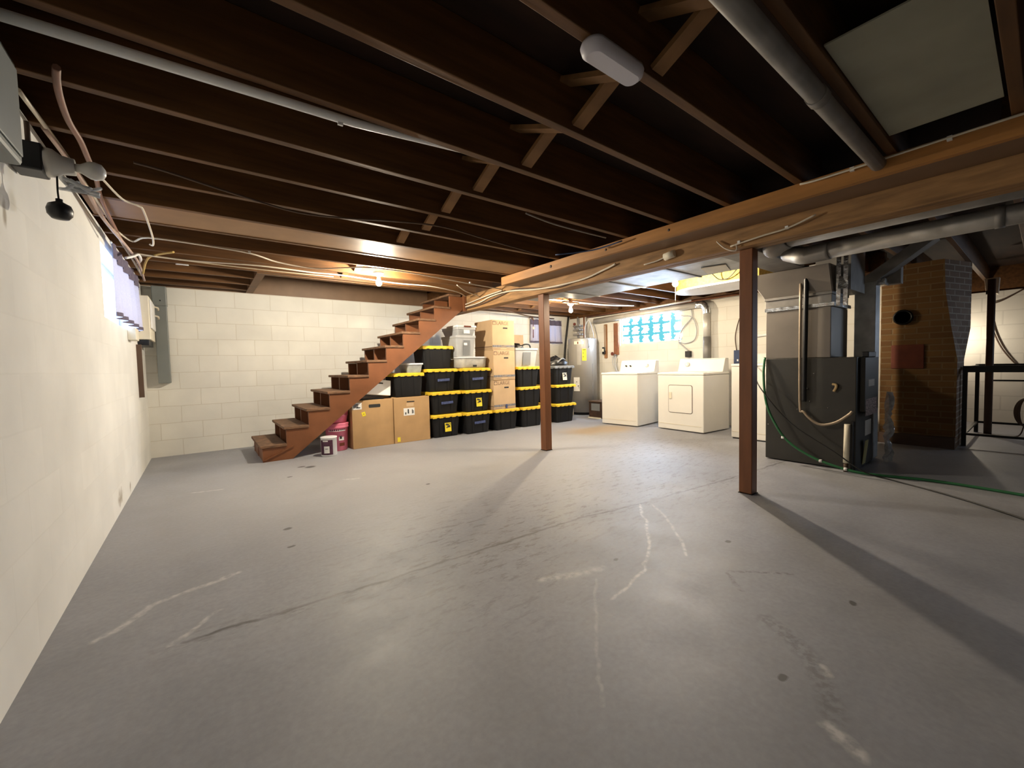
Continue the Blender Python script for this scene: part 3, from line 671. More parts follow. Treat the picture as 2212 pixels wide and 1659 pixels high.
# printed label wraps half the pail
def arc_patch(r, a0, a1, z0, z1, n=12):
    vs = [(r * math.cos(a0 + (a1 - a0) * i / n), r * math.sin(a0 + (a1 - a0) * i / n), z) for z in (z0, z1) for i in range(n + 1)]
    return MB().add(vs, [(i, i + 1, n + 2 + i, n + 1 + i) for i in range(n)], True)
lb = arc_patch(.0868, R(-175), R(-75), .02, .19).build('label', MT['purple'], t)
arc_patch(.0874, R(-140), R(-100), .04, .12).build('print', MT['paper'], lb); arc_patch(.0874, R(-150), R(-110), .172, .186).build('print', MT['paper'], lb)
arc_patch(.088, R(-130), R(-110), .085, .095).build('print', MT['inkg'], lb)
def pink(label, z, h, full=True):
    t = thing('pink_pail', label, 'pail', (1.318, 5.355, z))
    MB().lathe([(.112, 0), (.118, .008), (.132, h - .06), (.14, h - .055), (.14, h - .045), (.135, h - .04), (.142, h - .012), (.142, h), (.13, h + .004), (0, h - .004)], 30).build('body', MT['pink'], t)
    return t
t = pink('pink plastic pail on the floor, printed with white band and small emblem', 0, .34)
lb = arc_patch(.1305, R(-150), R(-55), .245, .275).build('label', MT['paper'], t)
for a in range(-140, -58, 11): arc_patch(.1312, R(a), R(a + 6), .252, .27, 3).build('print', MT['ink'], lb)
arc_patch(.126, R(-95), R(-66), .13, .21).build('emblem', MT['paper'], t); arc_patch(.1268, R(-90), R(-78), .15, .2, 5).build('emblem_mark', MT['ink'], t)
arc_patch(.1225, R(-92), R(-62), .06, .1).build('print', MT['rust'], t)
t = pink('upper pink pail nested on the floor pink pail under the stairs', .345, .14)

# ------------------------------------------------------------------ laundry machines (front faces -x)
def machine(label, loc, rz, w_, d, h, top_ov, con, name, cat, toe=.09, console=True):
    t = thing(name, label, cat, loc, rz)
    MB().box(0, d, -w_ / 2, w_ / 2, .012, h - .035).build('body', MT['white'], t, .012, 3)
    MB().box(-.006, d, -w_ / 2 - .004, w_ / 2 + .004, h - .034, h).build('top_panel', MT['white'], t, .01, 3)
    MB().box(-.003, .004, -w_ / 2 + .03, w_ / 2 - .01, toe, toe + .006).build('toe_seam', MT['cream'], t)
    for sx in (.08, d - .08):
        for sy in (-w_ / 2 + .06, w_ / 2 - .06): MB().lathe([(.02, 0), (.02, .012)], 10, (sx, sy, 0)).build('foot', MT['black'], t)
    if console:
        c = MB().prism([(d - .17, h + .0005), (d - .11, h + con - .02), (d - .09, h + con), (d - .01, h + con), (d, h + .0005)], 'y', -w_ / 2 + .005, w_ / 2 - .005).build('console', MT['white'], t, .008)
    return t
def knob_at(parent, d, h, con, y, f, r, m=None):
    x = d - .17 + .06 * f - .002; z = h + con * f
    k = MB().lathe([(r, 0), (r, .012), (r * .8, .03), (0, .03)], 20).build('knob', m or MT['whitep'], parent); k.location = (x, y, z); k.rotation_euler = (0, -PI / 2 + R(18), 0)
    return k
t = machine('white top-loading washer standing left of the dryer under the glass block window', (5.3, 4.14, 0), R(6.5), .65, .72, .845, .01, .19, 'washing_machine', 'washer')
MB().box(.06, .5, -.24, .24, .8455, .852).build('lid', MT['white'], t, .004)
knob_at(t, .72, .845, .19, -.17, .55, .034); knob_at(t, .72, .845, .19, .12, .5, .013, MT['ink']); knob_at(t, .72, .845, .19, .2, .5, .013, MT['ink'])
MB().obox((.592, .05, .94), (.002, .5, .05), (0, R(18), 0)).build('control_strip', MT['whitep'], t)
t = machine('white dryer with square front door standing right of the washer', (5.445, 3.188, 0), R(-3.4), .728, .66, .84, .01, .2, 'clothes_dryer', 'dryer')
dr = MB().loft([(0, .185, .195, .025), (.008, .185, .195, .025)], 4).build('door', MT['white'], t, .003); dr.rotation_euler = FACEX; dr.location = (.0, -.01, .462)
sg = MB().loft([(0, .192, .202, .03), (.002, .192, .202, .03)], 4).build('door_seam', MT['wired'], t); sg.rotation_euler = FACEX; sg.location = (.0, -.01, .462)
hd = MB().box(-.02, .02, -.045, .045, .008, .02).build('handle', MT['cream'], dr); hd.location = (-.15, .05, 0)
knob_at(t, .66, .84, .2, .21, .55, .036); MB().obox((.535, -.26, .945), (.002, .05, .02), (0, R(18), 0)).build('badge', MT['inkg'], t)
MB().obox((.53, 0, .95), (.002, .56, .06), (0, R(18), 0)).build('control_strip', MT['whitep'], t)
t = machine('third white appliance, half hidden behind the front post and furnace', (5.4, 2.12, 0), 0, .66, .66, .955, .01, .13, 'white_appliance', 'appliance')
MB().box(.002, .6, -.31, .31, 0, .012).build('base', MT['black'], t)

# ------------------------------------------------------------------ water heater
t = thing('water_heater', 'tall grey cylindrical electric water heater in the far corner', 'water heater', (6.09, 5.64, 0))
MB().lathe([(.262, .05), (.28, .055), (.28, 1.47), (.276, 1.49), (.262, 1.5), (0, 1.515)], 40).build('tank', MT['heater'], t)
MB().lathe([(.25, 0), (.25, .05)], 32).build('base_ring', MT['black'], t)
def heater_patch(name, m, a0, a1, z0, z1, r=.2815, parent=None): return arc_patch(r, R(a0), R(a1), z0, z1).build(name, m, parent or t)
y_ = heater_patch('energy_label', MT['ylabel'], -139, -122, 1.06, 1.29)
for z_, w2 in ((1.262, 13), (1.2, 5), (1.13, 5)): heater_patch('print', MT['ink'], -137, -137 + w2, z_, z_ + .012, .2825, y_)
heater_patch('access_panel', mat('heater_panel', (.36, .34, .31), .4, var=.04), -160, -143, .98, 1.38, .2818)
b_ = heater_patch('brand_strip', MT['cream'], -172, -132, 1.38, 1.44, .282)
heater_patch('emblem', MT['rust'], -158, -153, 1.385, 1.43, .283, b_)
heater_patch('hanging_tag', MT['foil'], -115, -104, 1.3, 1.49, .2825)
heater_patch('seam_strip', MT['galvdull'], -97, -93, .3, 1.0, .282)
w3 = heater_patch('notice', MT['paper'], -176, -150, .47, .74, .283); heater_patch('print', MT['ink'], -158, -153, .56, .58, .284, w3); heater_patch('print', MT['ink'], -164, -161, .64, .66, .284, w3); heater_patch('print', MT['ink'], -156, -152, .53, .54, .284, w3)
MB().tube([(-.27, .02, .18), (-.31, .0, .18), (-.32, -.02, .12), (-.32, -.02, .0)], .014, 8).build('drain_pipe', MT['cream'], t)
for y2, m_ in ((-.07, MT['copper']), (.1, MT['galvdull'])):
    MB().tube([(-.02, y2, 1.5), (-.02, y2, 1.94)], .016, 8).build('riser_pipe', m_, t)
MB().tube([(-.1, -.16, 1.49), (-.1, -.17, 1.72), (-.05, -.22, 1.84), (.0, -.28, 1.6), (.02, -.27, 1.47)], .008, 6).build('flex_line', MT['greyb'], t)
for z_ in (1.57, 1.66, 1.74): MB().box(-.1, .06, -.02, .16, z_, z_ + .03).build('valve_block', MT['galvdull'], t)
MB().lathe([(.03, 0), (.03, .02)], 10, (-.06, .16, 1.8), 'x').build('valve_handle', MT['rust'], t)
o = thing('wooden_crate', 'dark brown wooden crate between the water heater and the washer', 'crate', (5.72, 4.98, 0))
MB().box(-.02, .3, -.14, .16, .0, .3).build('body', mat('dark_crate_wood', (.06, .03, .018), .7, var=.3, scale=8), o, .004)
MB().box(-.024, -.02, -.1, .1, .14, .27).build('front_panel', MT['greyd'], o); MB().box(-.04, .31, -.15, .17, .3, .315).build('top_board', MT['wired'], o)
MB().box(-.05, -.03, -.14, .16, 0, .02).build('base_strip', MT['cream'], o)

# pipes, boards and cords on the right wall
o = MB().box(XR - .03, XR, 5.02, 5.13, 1.16, 1.77).build('pipe_board', mat('reddish_board', (.27, .11, .055), .6, var=.2, scale=6), None, .004); tag(o, 'reddish board on the wall left of the glass block window', 'board')
o = MB().box(XR - .025, XR, 5.3, 5.37, 1.1, 1.77).build('pipe_board', mat('brown_strip_board', (.3, .15, .07), .6, var=.2, scale=6), None, .004); tag(o, 'narrow brown board on the wall above the wooden crate', 'board')
MB().tube([(-.012, -.03, 0), (-.012, -.028, .5)], .007, 6).build('cable', MT['wire'], o).location = (XR - .025, 5.36, 1.25)
t = thing('wall_socket', 'black socket with plug at the foot of the narrow brown board', 'socket', (XR - .025, 5.36, 1.25))
MB().obox((-.02, 0, 0), (.04, .06, .14)).build('box', MT['black'], t, .006); MB().obox((-.05, .0, .01), (.03, .03, .06)).build('plug', MT['cream'], t, .006)
t = thing('faucet_valve', 'metal washer faucets with two hoses below the reddish board', 'faucet', (XR - .03, 5.07, 1.13))
MB().lathe([(.018, 0), (.018, .07)], 10, (-.07, 0, .02), 'x').build('valve', MT['galvdull'], t); MB().lathe([(.035, 0), (.035, .012)], 12, (-.085, .03, .05), 'x').build('handle', MT['rust'], t)
MB().tube([(-.06, .02, 0), (-.07, .03, -.12), (-.09, -.05, -.28), (-.08, -.1, -.34)], .011, 8).build('hose', MT['greyb'], t); MB().tube([(-.06, -.03, 0), (-.07, -.02, -.14), (-.09, -.08, -.28), (-.08, -.12, -.34)], .011, 8).build('hose', MT['greyb'], t)
t = thing('dryer_cord', 'thick grey dryer cord looped on the wall with a black plug', 'cord', (XR, 3.6, 1.1))
MB().obox((-.03, -.0, .02), (.06, .09, .1)).build('plug', MT['black'], t, .008)
MB().tube([(-.03, .0, .07), (-.025, .1, .16), (-.025, .17, .24), (-.025, .1, .45), (-.025, -.06, .62), (-.025, -.03, .79)], .009, 8).build('cable', MT['greyb'], t)
MB().tube([(-.025, .17, .24), (-.025, .06, .2), (-.025, -.1, .25), (-.025, -.14, .42), (-.025, -.06, .62), (-.025, .13, .66)], .008, 8).build('loop', MT['greyb'], t)
# dryer vent duct
t = thing('vent_duct', 'silver dryer vent pipe running along the wall top above the glass block window', 'duct', (6.36, 0, 0))
VP = mat('pale_vent_pipe', (.62, .59, .54), .42, metal=.25, var=.06)
MB().tube([(0, 5.55, 1.85), (0, 3.42, 1.9)], .052, 14).build('long_pipe', VP, t)
MB().tube([(0, 3.42, 1.9), (0, 3.32, 1.89), (0, 3.27, 1.82), (0, 3.26, 1.74)], .056, 14).build('elbow', MT['foil'], t)
MB().tube([(0, 3.26, 1.74), (0, 3.26, 1.38)], .05, 14).build('down_pipe', VP, t); MB().tube([(0, 3.26, 1.38), (0, 3.26, .95)], .054, 14).build('flex_end', MT['galvdull'], t)
o = MB().tube([(6.245, 4.4, 1.94), (6.245, 3.45, 1.965)], .014, 10).build('white_pipe', MT['whitep']); tag(o, 'slim white pipe just above the glass block window', 'pipe')
o = MB().tube([(6.3, 5.7, 1.95), (6.3, 4.6, 1.96), (6.3, 2.2, 1.97)], .02, 8, False).build('copper_pipe', MT['copper']); tag(o, 'brown copper pipe along the top of the right wall', 'pipe')
o = MB().tube([(6.38, 6.3, 2.02), (6.28, 6.3, 1.46), (6.22, 6.28, 1.1)], .022, 8).build('drain_hose', MT['wireb']); tag(o, 'black hose hanging down the back wall beside the far curtain', 'hose')
t = thing('cord_box', 'small dark blue outlet box with cord hanging behind the front post', 'outlet', (XR, 2.81, .92))
MB().box(-.05, 0, -.05, .06, 0, .23).build('box', MT['blue'], t, .006); MB().obox((-.053, .0, .08), (.006, .02, .03)).build('switch', MT['whitep'], t)
MB().tube([(-.02, .03, .23), (-.02, .05, .42), (-.02, .02, .6), (-.02, -.04, .78)], .007, 6).build('cable', MT['wired'], t)
o = MB().tube([(6.43, 2.62, 1.34), (6.43, 2.2, 1.37)], .018, 8).build('wall_pipe', MT['whitep']); tag(o, 'short white pipe on the wall between front post and furnace', 'pipe')

# ------------------------------------------------------------------ furnace
t = thing('furnace', 'large dark grey furnace with taupe upper cabinet right of the front post', 'furnace', (4.52, 1.36, 0))
MB().box(0, .58, -.36, .355, .01, 1.005).build('lower_cabinet', MT['furn'], t, .006)
MB().box(.0, .5, -.175, .355, 1.006, 1.468).build('upper_cabinet', MT['furnt'], t, .006)
MB().box(-.012, .5, -.2, .362, 1.469, 1.5).build('foil_band', MT['foil'], t)
MB().box(-.004, .49, -.18, .36, 1.5, 1.575).build('collar', MT['galvdull'], t, .004)
MB().box(-.016, .5, -.185, .365, 1.576, 1.6).build('collar_seam', MT['galvdull'], t, .003)
MB().loft([(1.6, .25, .28, .01, .24, .09), (1.83, .31, .34, .01, .2, .15)], 1).build('plenum_hood', MT['furnt'], t)
MB().box(.62, .93, .0, .33, 0, 1.98).build('shade_box', MT['galvdull'], t, .004); MB().box(.5801, .6199, .05, .3, .2, .9).build('shade_box_collar', MT['galvdull'], t)  # unseen box and collar, added behind the furnace to shade the chimney front
MB().box(.05, .5, -.3, -.04, 1.6, 1.99).build('return_box', MT['galvdull'], t)
for k, (y2, z2) in enumerate(((-.21, 1.6), (-.26, 1.6))):
    MB().add([(.0, y2, 1.98), (.0, y2 - .035, 1.98), (-.004, y2 - .03, 1.46), (-.004, y2, 1.46)], [(0, 1, 2, 3)]).build('tape_strip', MT['foil'], t)
MB().obox((.004, -.26, 1.66), (.02, .07, .11), (.1, .1, .2)).build('foil_patch', MT['foil'], t)
MB().box(.09, .55, -.4, -.362, .52, 1.0).build('control_box', MT['furn'], t, .005)
MB().box(.15, .4, -.41, -.36, 1.002, 1.05).build('junction_box', MT['black'], t, .006)
MB().box(.2, .4, -.4015, -.4, .74, .8).build('warning_label', MT['paper'], t)
MB().box(.12, .5, -.4015, -.4, .48, .63).build('data_label', mat('pinkish_label', (.62, .5, .5), .8, var=.35, scale=30, stretch=(1, 1, 3)), t)
MB().box(.3, .5, -.3625, -.36, .28, .42).build('side_label', MT['paper'], t)
MB().obox((.25, -.375, .14), (.1, .004, .22), (.1, 0, 0)).build('paper_tag', mat('yellowed_tag', (.6, .55, .25), .8), t)
# knock-out with a scrap of insulation
MB().lathe([(0, 0), (.028, 0), (.028, .002)], 16, (-.003, -.205, .745), 'x').build('knockout_hole', MT['ink'], t)
MB().tube([(-.01, -.195, .765), (-.02, -.222, .76), (-.018, -.222, .735), (-.012, -.205, .7)], .011, 6).build('insulation_scrap', mat('tan_foam', (.7, .5, .25), .8), t)
for (y2, z2) in ((-.05, .86), (.06, .93), (-.02, .6), (.08, .52), (-.16, .55), (.33, .35), (.0, .72)): MB().lathe([(0, -.003), (.005, -.003), (.005, 0)], 8, (0, y2, z2), 'x').build('screw', MT['galvdull'], t)
MB().tube([(-.05, .0, 1.85), (-.05, .0, 1.7), (-.05, .005, 1.2), (-.05, .01, .75), (-.05, .01, .6)], .02, 10).build('insulated_line', MT['black'], t)
MB().tube([(-.045, .045, 1.7), (-.045, .045, .62), (-.05, .01, .5), (-.05, -.1, .4), (-.05, -.22, .42), (-.045, -.32, .5), (-.03, -.34, .53)], .012, 8).build('copper_line', mat('dull_copper', (.38, .3, .22), .45, metal=.3), t)
MB().tube([(-.06, -.315, .42), (-.06, -.31, .08)], .022, 10).build('drain_pipe', MT['cream'], t); MB().tube([(-.06, -.31, .08), (-.06, -.308, .0)], .017, 10).build('drain_end', MT['wired'], t)
MB().box(-.045, -.003, -.35, -.335, .02, .44).build('drain_channel', MT['black'], t)
# supply trunk and round pipes
t = thing('supply_trunk', 'long galvanized duct under the joists beside the main beam', 'duct', (0, 0, 0))
MB().box(3.36, 4.0, 1.62, 3.72, 1.84, 2.025).build('trunk', MT['galv'], t, .006)
MB().box(3.36, 4.45, 1.37, 1.619, 1.835, 2.02).build('transition', MT['galvdull'], t, .006)
for y2 in (2.1, 2.75, 3.4): MB().box(3.35, 4.01, y2, y2 + .025, 1.832, 2.028).build('drive_cleat', MT['galvdull'], t)
MB().obox((3.78, 1.85, 1.832), (.3, .2, .006), (0, 0, .3)).build('paper_patch', MT['cream'], t)
MB().prism([(3.36, 3.72), (4.0, 3.72), (3.85, 4.4), (3.36, 4.4)], 'z', 1.9, 2.02).build('tapered_end', MT['galvdull'], t)
t = thing('insulated_duct', 'yellow insulation-wrapped duct with rounded end near the hanging bulb', 'duct', (5.1, 0, 0))
pl = [(-.28, 1.9)] + [(.02 - .3 * math.cos(a), 2.62 + .38 * math.sin(a)) for a in [PI * k / 10 for k in range(11)]] + [(.32, 1.9)]
MB().prism(pl, 'z', 1.905, 2.025).build('wrap', MT['insul'], t)
pl2 = [(x * 1.02, y + .005) for x, y in pl]
MB().prism(pl2, 'z', 1.885, 1.9049).build('under_sheet', MT['whitep'], t)
o = MB().tube([(4.7, 2.35, 2.0), (4.77, 2.3, 1.93), (4.78, 2.2, 1.93), (4.75, 2.1, 2.0)], .006, 6).build('loose_wire', MT['wireb']); tag(o, 'small looped black wire on the yellow wrapped duct', 'wire')
t = thing('round_duct', 'grey round metal duct running beside the main beam above the furnace', 'duct', (3.66, 0, 1.78))
MB().tube([(0, .98, 0), (0, -1.2, 0)], .058, 18).build('pipe', MT['galvdull'], t)
MB().tube([(.2, 1.3, .08), (.11, 1.2, .03), (.02, 1.12, 0), (0, .97, 0)], .064, 16).build('elbow', MT['galvdull'], t)
MB().tube([(0, .2, 0), (0, .16, 0)], .062, 18).build('joint_ring', MT['galvdull'], t)
t = thing('round_duct', 'dim upper round duct hugging the beam above the other grey duct', 'duct', (3.42, 0, 1.87))
MB().tube([(0, 1.15, 0), (0, -1.2, 0)], .065, 16).build('pipe', MT['galvdull'], t)
MB().tube([(.1, 1.29, -.03), (.04, 1.24, -.02), (0, 1.15, 0)], .07, 16).build('elbow', MT['galvdull'], t)
t = thing('return_duct', 'square grey duct dropping behind the furnace with slanted upper part', 'duct', (5.13, 1.02, 0))
MB().box(0, .16, -.02, .14, .02, 1.72).build('drop', MT['galv'], t, .004)
MB().prism([(-.02, 1.72), (.14, 1.72), (-.28, 2.028), (-.42, 2.028)], 'x', 0, .16).build('slant', MT['galvdull'], t)
MB().box(.2, .3, -.16, -.06, 1.7, 1.86).build('stub', MT['galvdull'], t)
MB().box(.02, .16, -.08, -.02, 1.68, 1.74).build('seam_strip', MT['foil'], t)
random.seed(4)
vs = []; fs = []; nz, nx = 16, 6
for j in range(nz + 1):
    for i in range(nx + 1): vs.append((.12 * (i / nx) + random.uniform(-.02, .02), -.03 - .045 * math.sin(PI * i / nx) * (1 + .3 * math.sin(j)) + random.uniform(-.012, .012), .66 * j / nz))
for j in range(nz):
    for i in range(nx): fs.append((j * (nx + 1) + i, j * (nx + 1) + i + 1, (j + 1) * (nx + 1) + i + 1, (j + 1) * (nx + 1) + i))
o = MB().add(vs, fs).build('plastic_sheet', MT['plastic']); o.location = (5.12, .95, .005); tag(o, 'crinkled clear plastic sheet standing against the furnace duct', 'plastic sheet')
sd = o.modifiers.new('thick', 'SOLIDIFY'); sd.thickness = .002
o = MB().tube([(4.50, 1.715, 1.02), (4.46, 1.712, .85), (4.42, 1.67, .57), (4.41, 1.58, .36), (4.41, 1.48, .22), (4.41, 1.33, .12), (4.41, 1.17, .06), (4.42, .97, .02), (4.48, .8, .012), (4.56, .55, .012), (4.56, .3, .012), (4.53, .05, .012), (4.5, -.4, .012)], .011, 8).build('garden_hose', MT['hose']); tag(o, 'green hose drooping across the furnace front and along the floor', 'hose')
for (y2, z2) in ((1.52, .25), (1.22, .075), (1.04, .034)): MB().lathe([(.014, -.012), (.014, .012)], 8, (4.41, y2, z2), 'y').build('white_clip', MT['whitep'], o)
o = MB().tube([(6.39, 2.84, .9), (5.7, 2.35, .995), (5.1, 2.1, .99), (4.6, 1.85, .86), (4.36, 1.7, .72), (4.34, 1.44, .41), (4.34, 1.11, .19), (4.34, .9, .05), (4.36, .7, .008), (4.18, .4, .008), (3.9, .08, .008), (3.5, -.25, .008)], .006, 6).build('black_cord', MT['wireb']); tag(o, 'thin black cord slanting down the furnace and over the dim floor', 'cord')

# ------------------------------------------------------------------ chimney and far corner
t = thing('brick_chimney', 'brown brick chimney with round flue hole at the far dim corner', 'chimney', (6.36, .89, 0))
CP = [(-.315, 0), (.3, 0), (.3, 2.03), (-.205, 2.03), (-.215, 1.7), (-.24, 1.5), (-.265, 1.3), (-.315, .95)]
MB().prism(CP, 'x', 0, .012).build('front_course', MT['brick'], t)
CB = [(-.318, 0), (.3, 0), (.3, 2.03), (-.36, 2.03), (-.36, 1.7), (-.36, 1.5), (-.36, 1.3), (-.318, .95)]
n_ = len(CP)
MB().add([(.0121, y2, z2) for y2, z2 in CP] + [(.54, y2, z2) for y2, z2 in CB], [tuple(range(n_))[::-1], tuple(range(n_, 2 * n_))] + [(i, (i + 1) % n_, n_ + (i + 1) % n_, n_ + i) for i in range(n_)]).build('stack', MT['bricks'], t)
MB().lathe([(.085, 0), (.085, -.03), (.066, -.03), (.066, 0)], 24, (0, .11, 1.44), 'x', caps=False).build('flue_ring', MT['blackm'], t)
MB().lathe([(0, -.006), (.068, -.006)], 24, (0, .11, 1.44), 'x').build('flue_cover', MT['brick'], t)
MB().box(-.012, 0, -.065, .205, .86, 1.13).build('cleanout_door', MT['rust'], t, .004)
MB().box(-.05, 0, -.315, .3, 0, .12).build('plinth', MT['wired'], t)
t = thing('metal_frame', 'open black metal bench frame standing beside the chimney', 'frame', (6.66, .54, 0))
for x2 in (0, 1.3):
    for y2 in (0, -1.5): MB().box(x2 - .018, x2 + .018, y2 - .018, y2 + .018, 0, .85).build('leg', MT['blackm'], t)
    MB().box(x2 - .02, x2 + .02, -1.518, .018, .81 if x2 == 0 else .84, .88).build('top_rail', MT['blackm'], t)
    MB().box(x2 - .012, x2 + .012, -1.5, 0, .12, .145).build('lower_rail', MT['blackm'], t)
MB().box(1.288, 1.312, -1.5, -.1, .66, .68).build('middle_rail', MT['blackm'], t)
for y2 in (0, -1.5): MB().box(0, 1.3, y2 - .014, y2 + .014, .84, .87).build('end_rail', MT['blackm'], t); 
MB().box(0, 1.3, -.014, .014, .12, .14).build('end_rail', MT['blackm'], t)
t = thing('wire_coil', 'coil of dark wire hanging behind the black metal frame', 'coil', (7.7, .13, 0))
for k in range(5):
    a = .06 + .012 * k; MB().tube([(.02 * k, a * math.cos(q) * .9, .3 + .17 * math.sin(q)) for q in [2 * PI * i / 14 + k for i in range(15)]], .006, 6).build('turn', MT['wired'], t)
MB().tube([(0, .0, .45), (.05, .0, .68)], .005, 6).build('hanging_end', MT['wired'], t); MB().tube([(.02, .02, .14), (.0, .06, .02), (-.02, .2, .01), (.05, .3, .01)], .006, 6).build('loose_end', MT['wired'], t)
t = thing('utility_lamp', 'pale unlit utility lamp under the joists near the far wall', 'lamp', (8.5, .47, 1.8))
MB().prism([(-.06, .0), (.05, .03), (.07, .22), (-.07, .22)], 'x', -.05, .05).build('housing', MT['cream'], t, .01); MB().obox((-.055, .02, .03), (.01, .06, .05)).build('lens', MT['black'], t)
o = MB().tube([(9.07, .52, 1.72), (9.07, .4, 1.76), (9.07, .2, 1.9)], .008, 6).build('wall_wire', MT['wired']); tag(o, 'thin wire sagging across the top of the pale end wall', 'wire')
o = MB().tube([(9.07, .52, 1.6), (9.07, .48, 1.35), (9.07, .4, 1.1), (9.07, .28, .88), (9.07, .2, .8)], .009, 6).build('wall_wire', MT['wired']); tag(o, 'dark cable slanting down the pale end wall', 'wire')

# ------------------------------------------------------------------ left wall fittings
t = thing('electrical_trunking', 'tall grey metal cable trunking in the corner of left and back walls', 'trunking', (-.335, 6.33, 0))
MB().box(-.06, .055, -.03, .075, .885, 1.8).build('channel', MT['egrey'], t, .006); MB().box(-.075, .06, -.045, .075, 1.79, 2.02).build('head_box', MT['egrey'], t, .01)
MB().lathe([(.008, -.004), (.008, 0)], 8, (.0, -.045, 1.85), 'y').build('screw', MT['black'], t)
t = thing('breaker_panel', 'white electrical panel on the left wall past the curtains', 'panel', (XL, 5.95, 1.36))
MB().box(0, .11, -.22, .3, .0, .46).build('enclosure', MT['cream'], t, .008); MB().box(.11, .125, -.2, .24, .12, .42).build('cover', MT['whitep'], t, .005)
for k in range(2):
    MB().box(.1255, .127, .12 - .09 * k, .18 - .09 * k, .33, .39).build('label', MT['paper'], t)
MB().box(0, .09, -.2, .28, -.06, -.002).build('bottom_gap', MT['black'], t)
for y2, z2 in ((.2, .4), (.2, .3)): MB().tube([(.1, y2, z2), (.15, y2 + .04, z2 - .01), (.15, y2 + .1, z2 - .03)], .01, 6).build('cable', MT['wire'], t)
o = MB().box(XL, XL + .04, 5.6, 5.64, .76, 1.3).build('wall_conduit', MT['wired']); tag(o, 'dark vertical conduit below the white electrical panel', 'conduit')
o = MB().box(XL, XL + .03, 5.68, 5.7, .8, 1.3).build('wall_conduit', MT['egrey']); tag(o, 'thin grey conduit beside the dark one under the white panel', 'conduit')
o = MB().box(XL, XL + .06, 5.02, 5.22, 1.31, 1.42).build('junction_box', MT['cream'], None, .006); tag(o, 'small pale junction box under the left curtain', 'box')
t = thing('meter_box', 'grey electrical box at the top of the near left wall', 'electrical box', (XL, 1.93, 1.7))
MB().box(0, .07, -.4, .15, -.005, .33).build('enclosure', MT['egrey'], t, .012); MB().box(.0705, .076, -.38, .13, .02, .3).build('cover', MT['egrey'], t, .004)
t = thing('bare_bulb_fixture', 'unlit white bulb in a porcelain holder sticking out from the near left wall', 'lamp', (-.432, 2.29, 1.8))
MB().box(-.07, .01, -.05, .05, -.05, .05).build('back_box', MT['black'], t, .006)
MB().lathe([(.052, .01), (.05, .03), (.034, .05), (.03, .085), (.0, .085)], 20, axis='x').build('holder', MT['porc'], t)
MB().lathe([(.014, .085), (.017, .1), (.032, .125), (.034, .14), (.028, .16), (.012, .17), (0, .172)], 20, axis='x').build('bulb', MT['frost'], t)
pc = MB().tube([(.035, 0, -.045), (.034, 0, -.1), (.036, 0, -.145)], .003, 6).build('pull_chain', MT['blackm'], t)
MB().lathe([(.0, -.037), (.024, -.033), (.035, -.018), (.037, 0), (.031, .018), (.01, .03), (.01, .04), (0, .04)], 18, (.036, 0, -.17)).build('pull_knob', MT['black'], pc)
MB().tube([(-.03, -.01, .05), (-.03, -.01, .13)], .008, 8).build('feed_conduit', MT['wired'], t)
random.seed(11)
t2 = thing('crumpled_film', 'crumpled clear wrapping caught under the unlit bulb', 'wrapping', (-.365, 2.31, 1.735))
for k in range(5): MB().tube([(random.uniform(-.03, .08), random.uniform(-.03, .03), random.uniform(-.02, .025)) for _ in range(5)], .006, 6).build('strand', MT['plastic'], t2)
# cables along the left wall top and under the joists
def cable(pts, r, m, label, name='ceiling_cable', cat='cable', clips=()):
    o = MB().tube(pts, r, 7).build(name, m); tag(o, label, cat)
    for c in clips: MB().obox(c, (.018, .018, .02)).build('staple', MT['whitep'], o)
    return o
cable([(-.33, 2.0, 2.015), (-.345, 2.08, 2.012), (-.36, 2.21, 2.01), (-.37, 2.38, 2.01), (-.365, 2.55, 2.01), (-.37, 2.72, 2.01), (-.38, 2.99, 2.01), (-.41, 3.4, 2.005), (-.42, 4.2, 1.99)], .011, mat('reddish_cable', (.26, .13, .09), .5), 'thick reddish cable dropping past the unlit bulb')
cable([(-.46, 2.2, 2.0), (-.45, 2.7, 2.02), (-.43, 3.2, 2.0), (-.42, 3.7, 2.0), (-.42, 4.2, 1.98), (-.42, 4.8, 1.99), (-.42, 5.5, 1.98)], .008, MT['wire'], 'cream cable following the top of the left wall')
cable([(-.46, 2.5, 2.01), (-.44, 3.0, 2.005), (-.44, 3.6, 1.98), (-.4, 4.3, 1.97), (-.39, 4.9, 1.98), (-.41, 5.6, 1.95)], .01, mat('pinkish_cable', (.5, .36, .3), .5), 'pinkish cable bundled along the left wall top')
cable([(-.36, 2.95, 2.01), (-.31, 3.22, 2.0), (-.25, 3.3, 2.0), (-.23, 3.38, 1.995), (-.22, 3.78, 1.95), (-.23, 3.95, 1.93), (-.25, 3.97, 1.94)], .006, MT['wire'], 'loose cream wire end curling down near the left curtain')
cable([(-.41, 5.1, 2.02), (-.37, 4.85, 2.0), (-.36, 4.55, 1.98), (-.38, 4.4, 1.93), (-.42, 4.35, 1.9)], .01, MT['whitep'], 'white cable elbow hanging above the left curtain')
cable([(-.42, 3.95, 2.0), (-.36, 4.2, 2.0), (-.26, 4.05, 2.005), (.04, 4.08, 2.01), (.38, 4.15, 2.008), (.61, 4.28, 1.99), (.93, 4.33, 1.985), (1.16, 4.24, 2.0), (1.37, 4.14, 2.01), (1.83, 4.15, 2.015), (2.62, 4.22, 1.99), (3.12, 4.27, 1.98)], .007, MT['wire'], 'cream cable strung under the joists past the left bulb', clips=((.38, 4.15, 2.015), (2.62, 4.22, 2.0)))
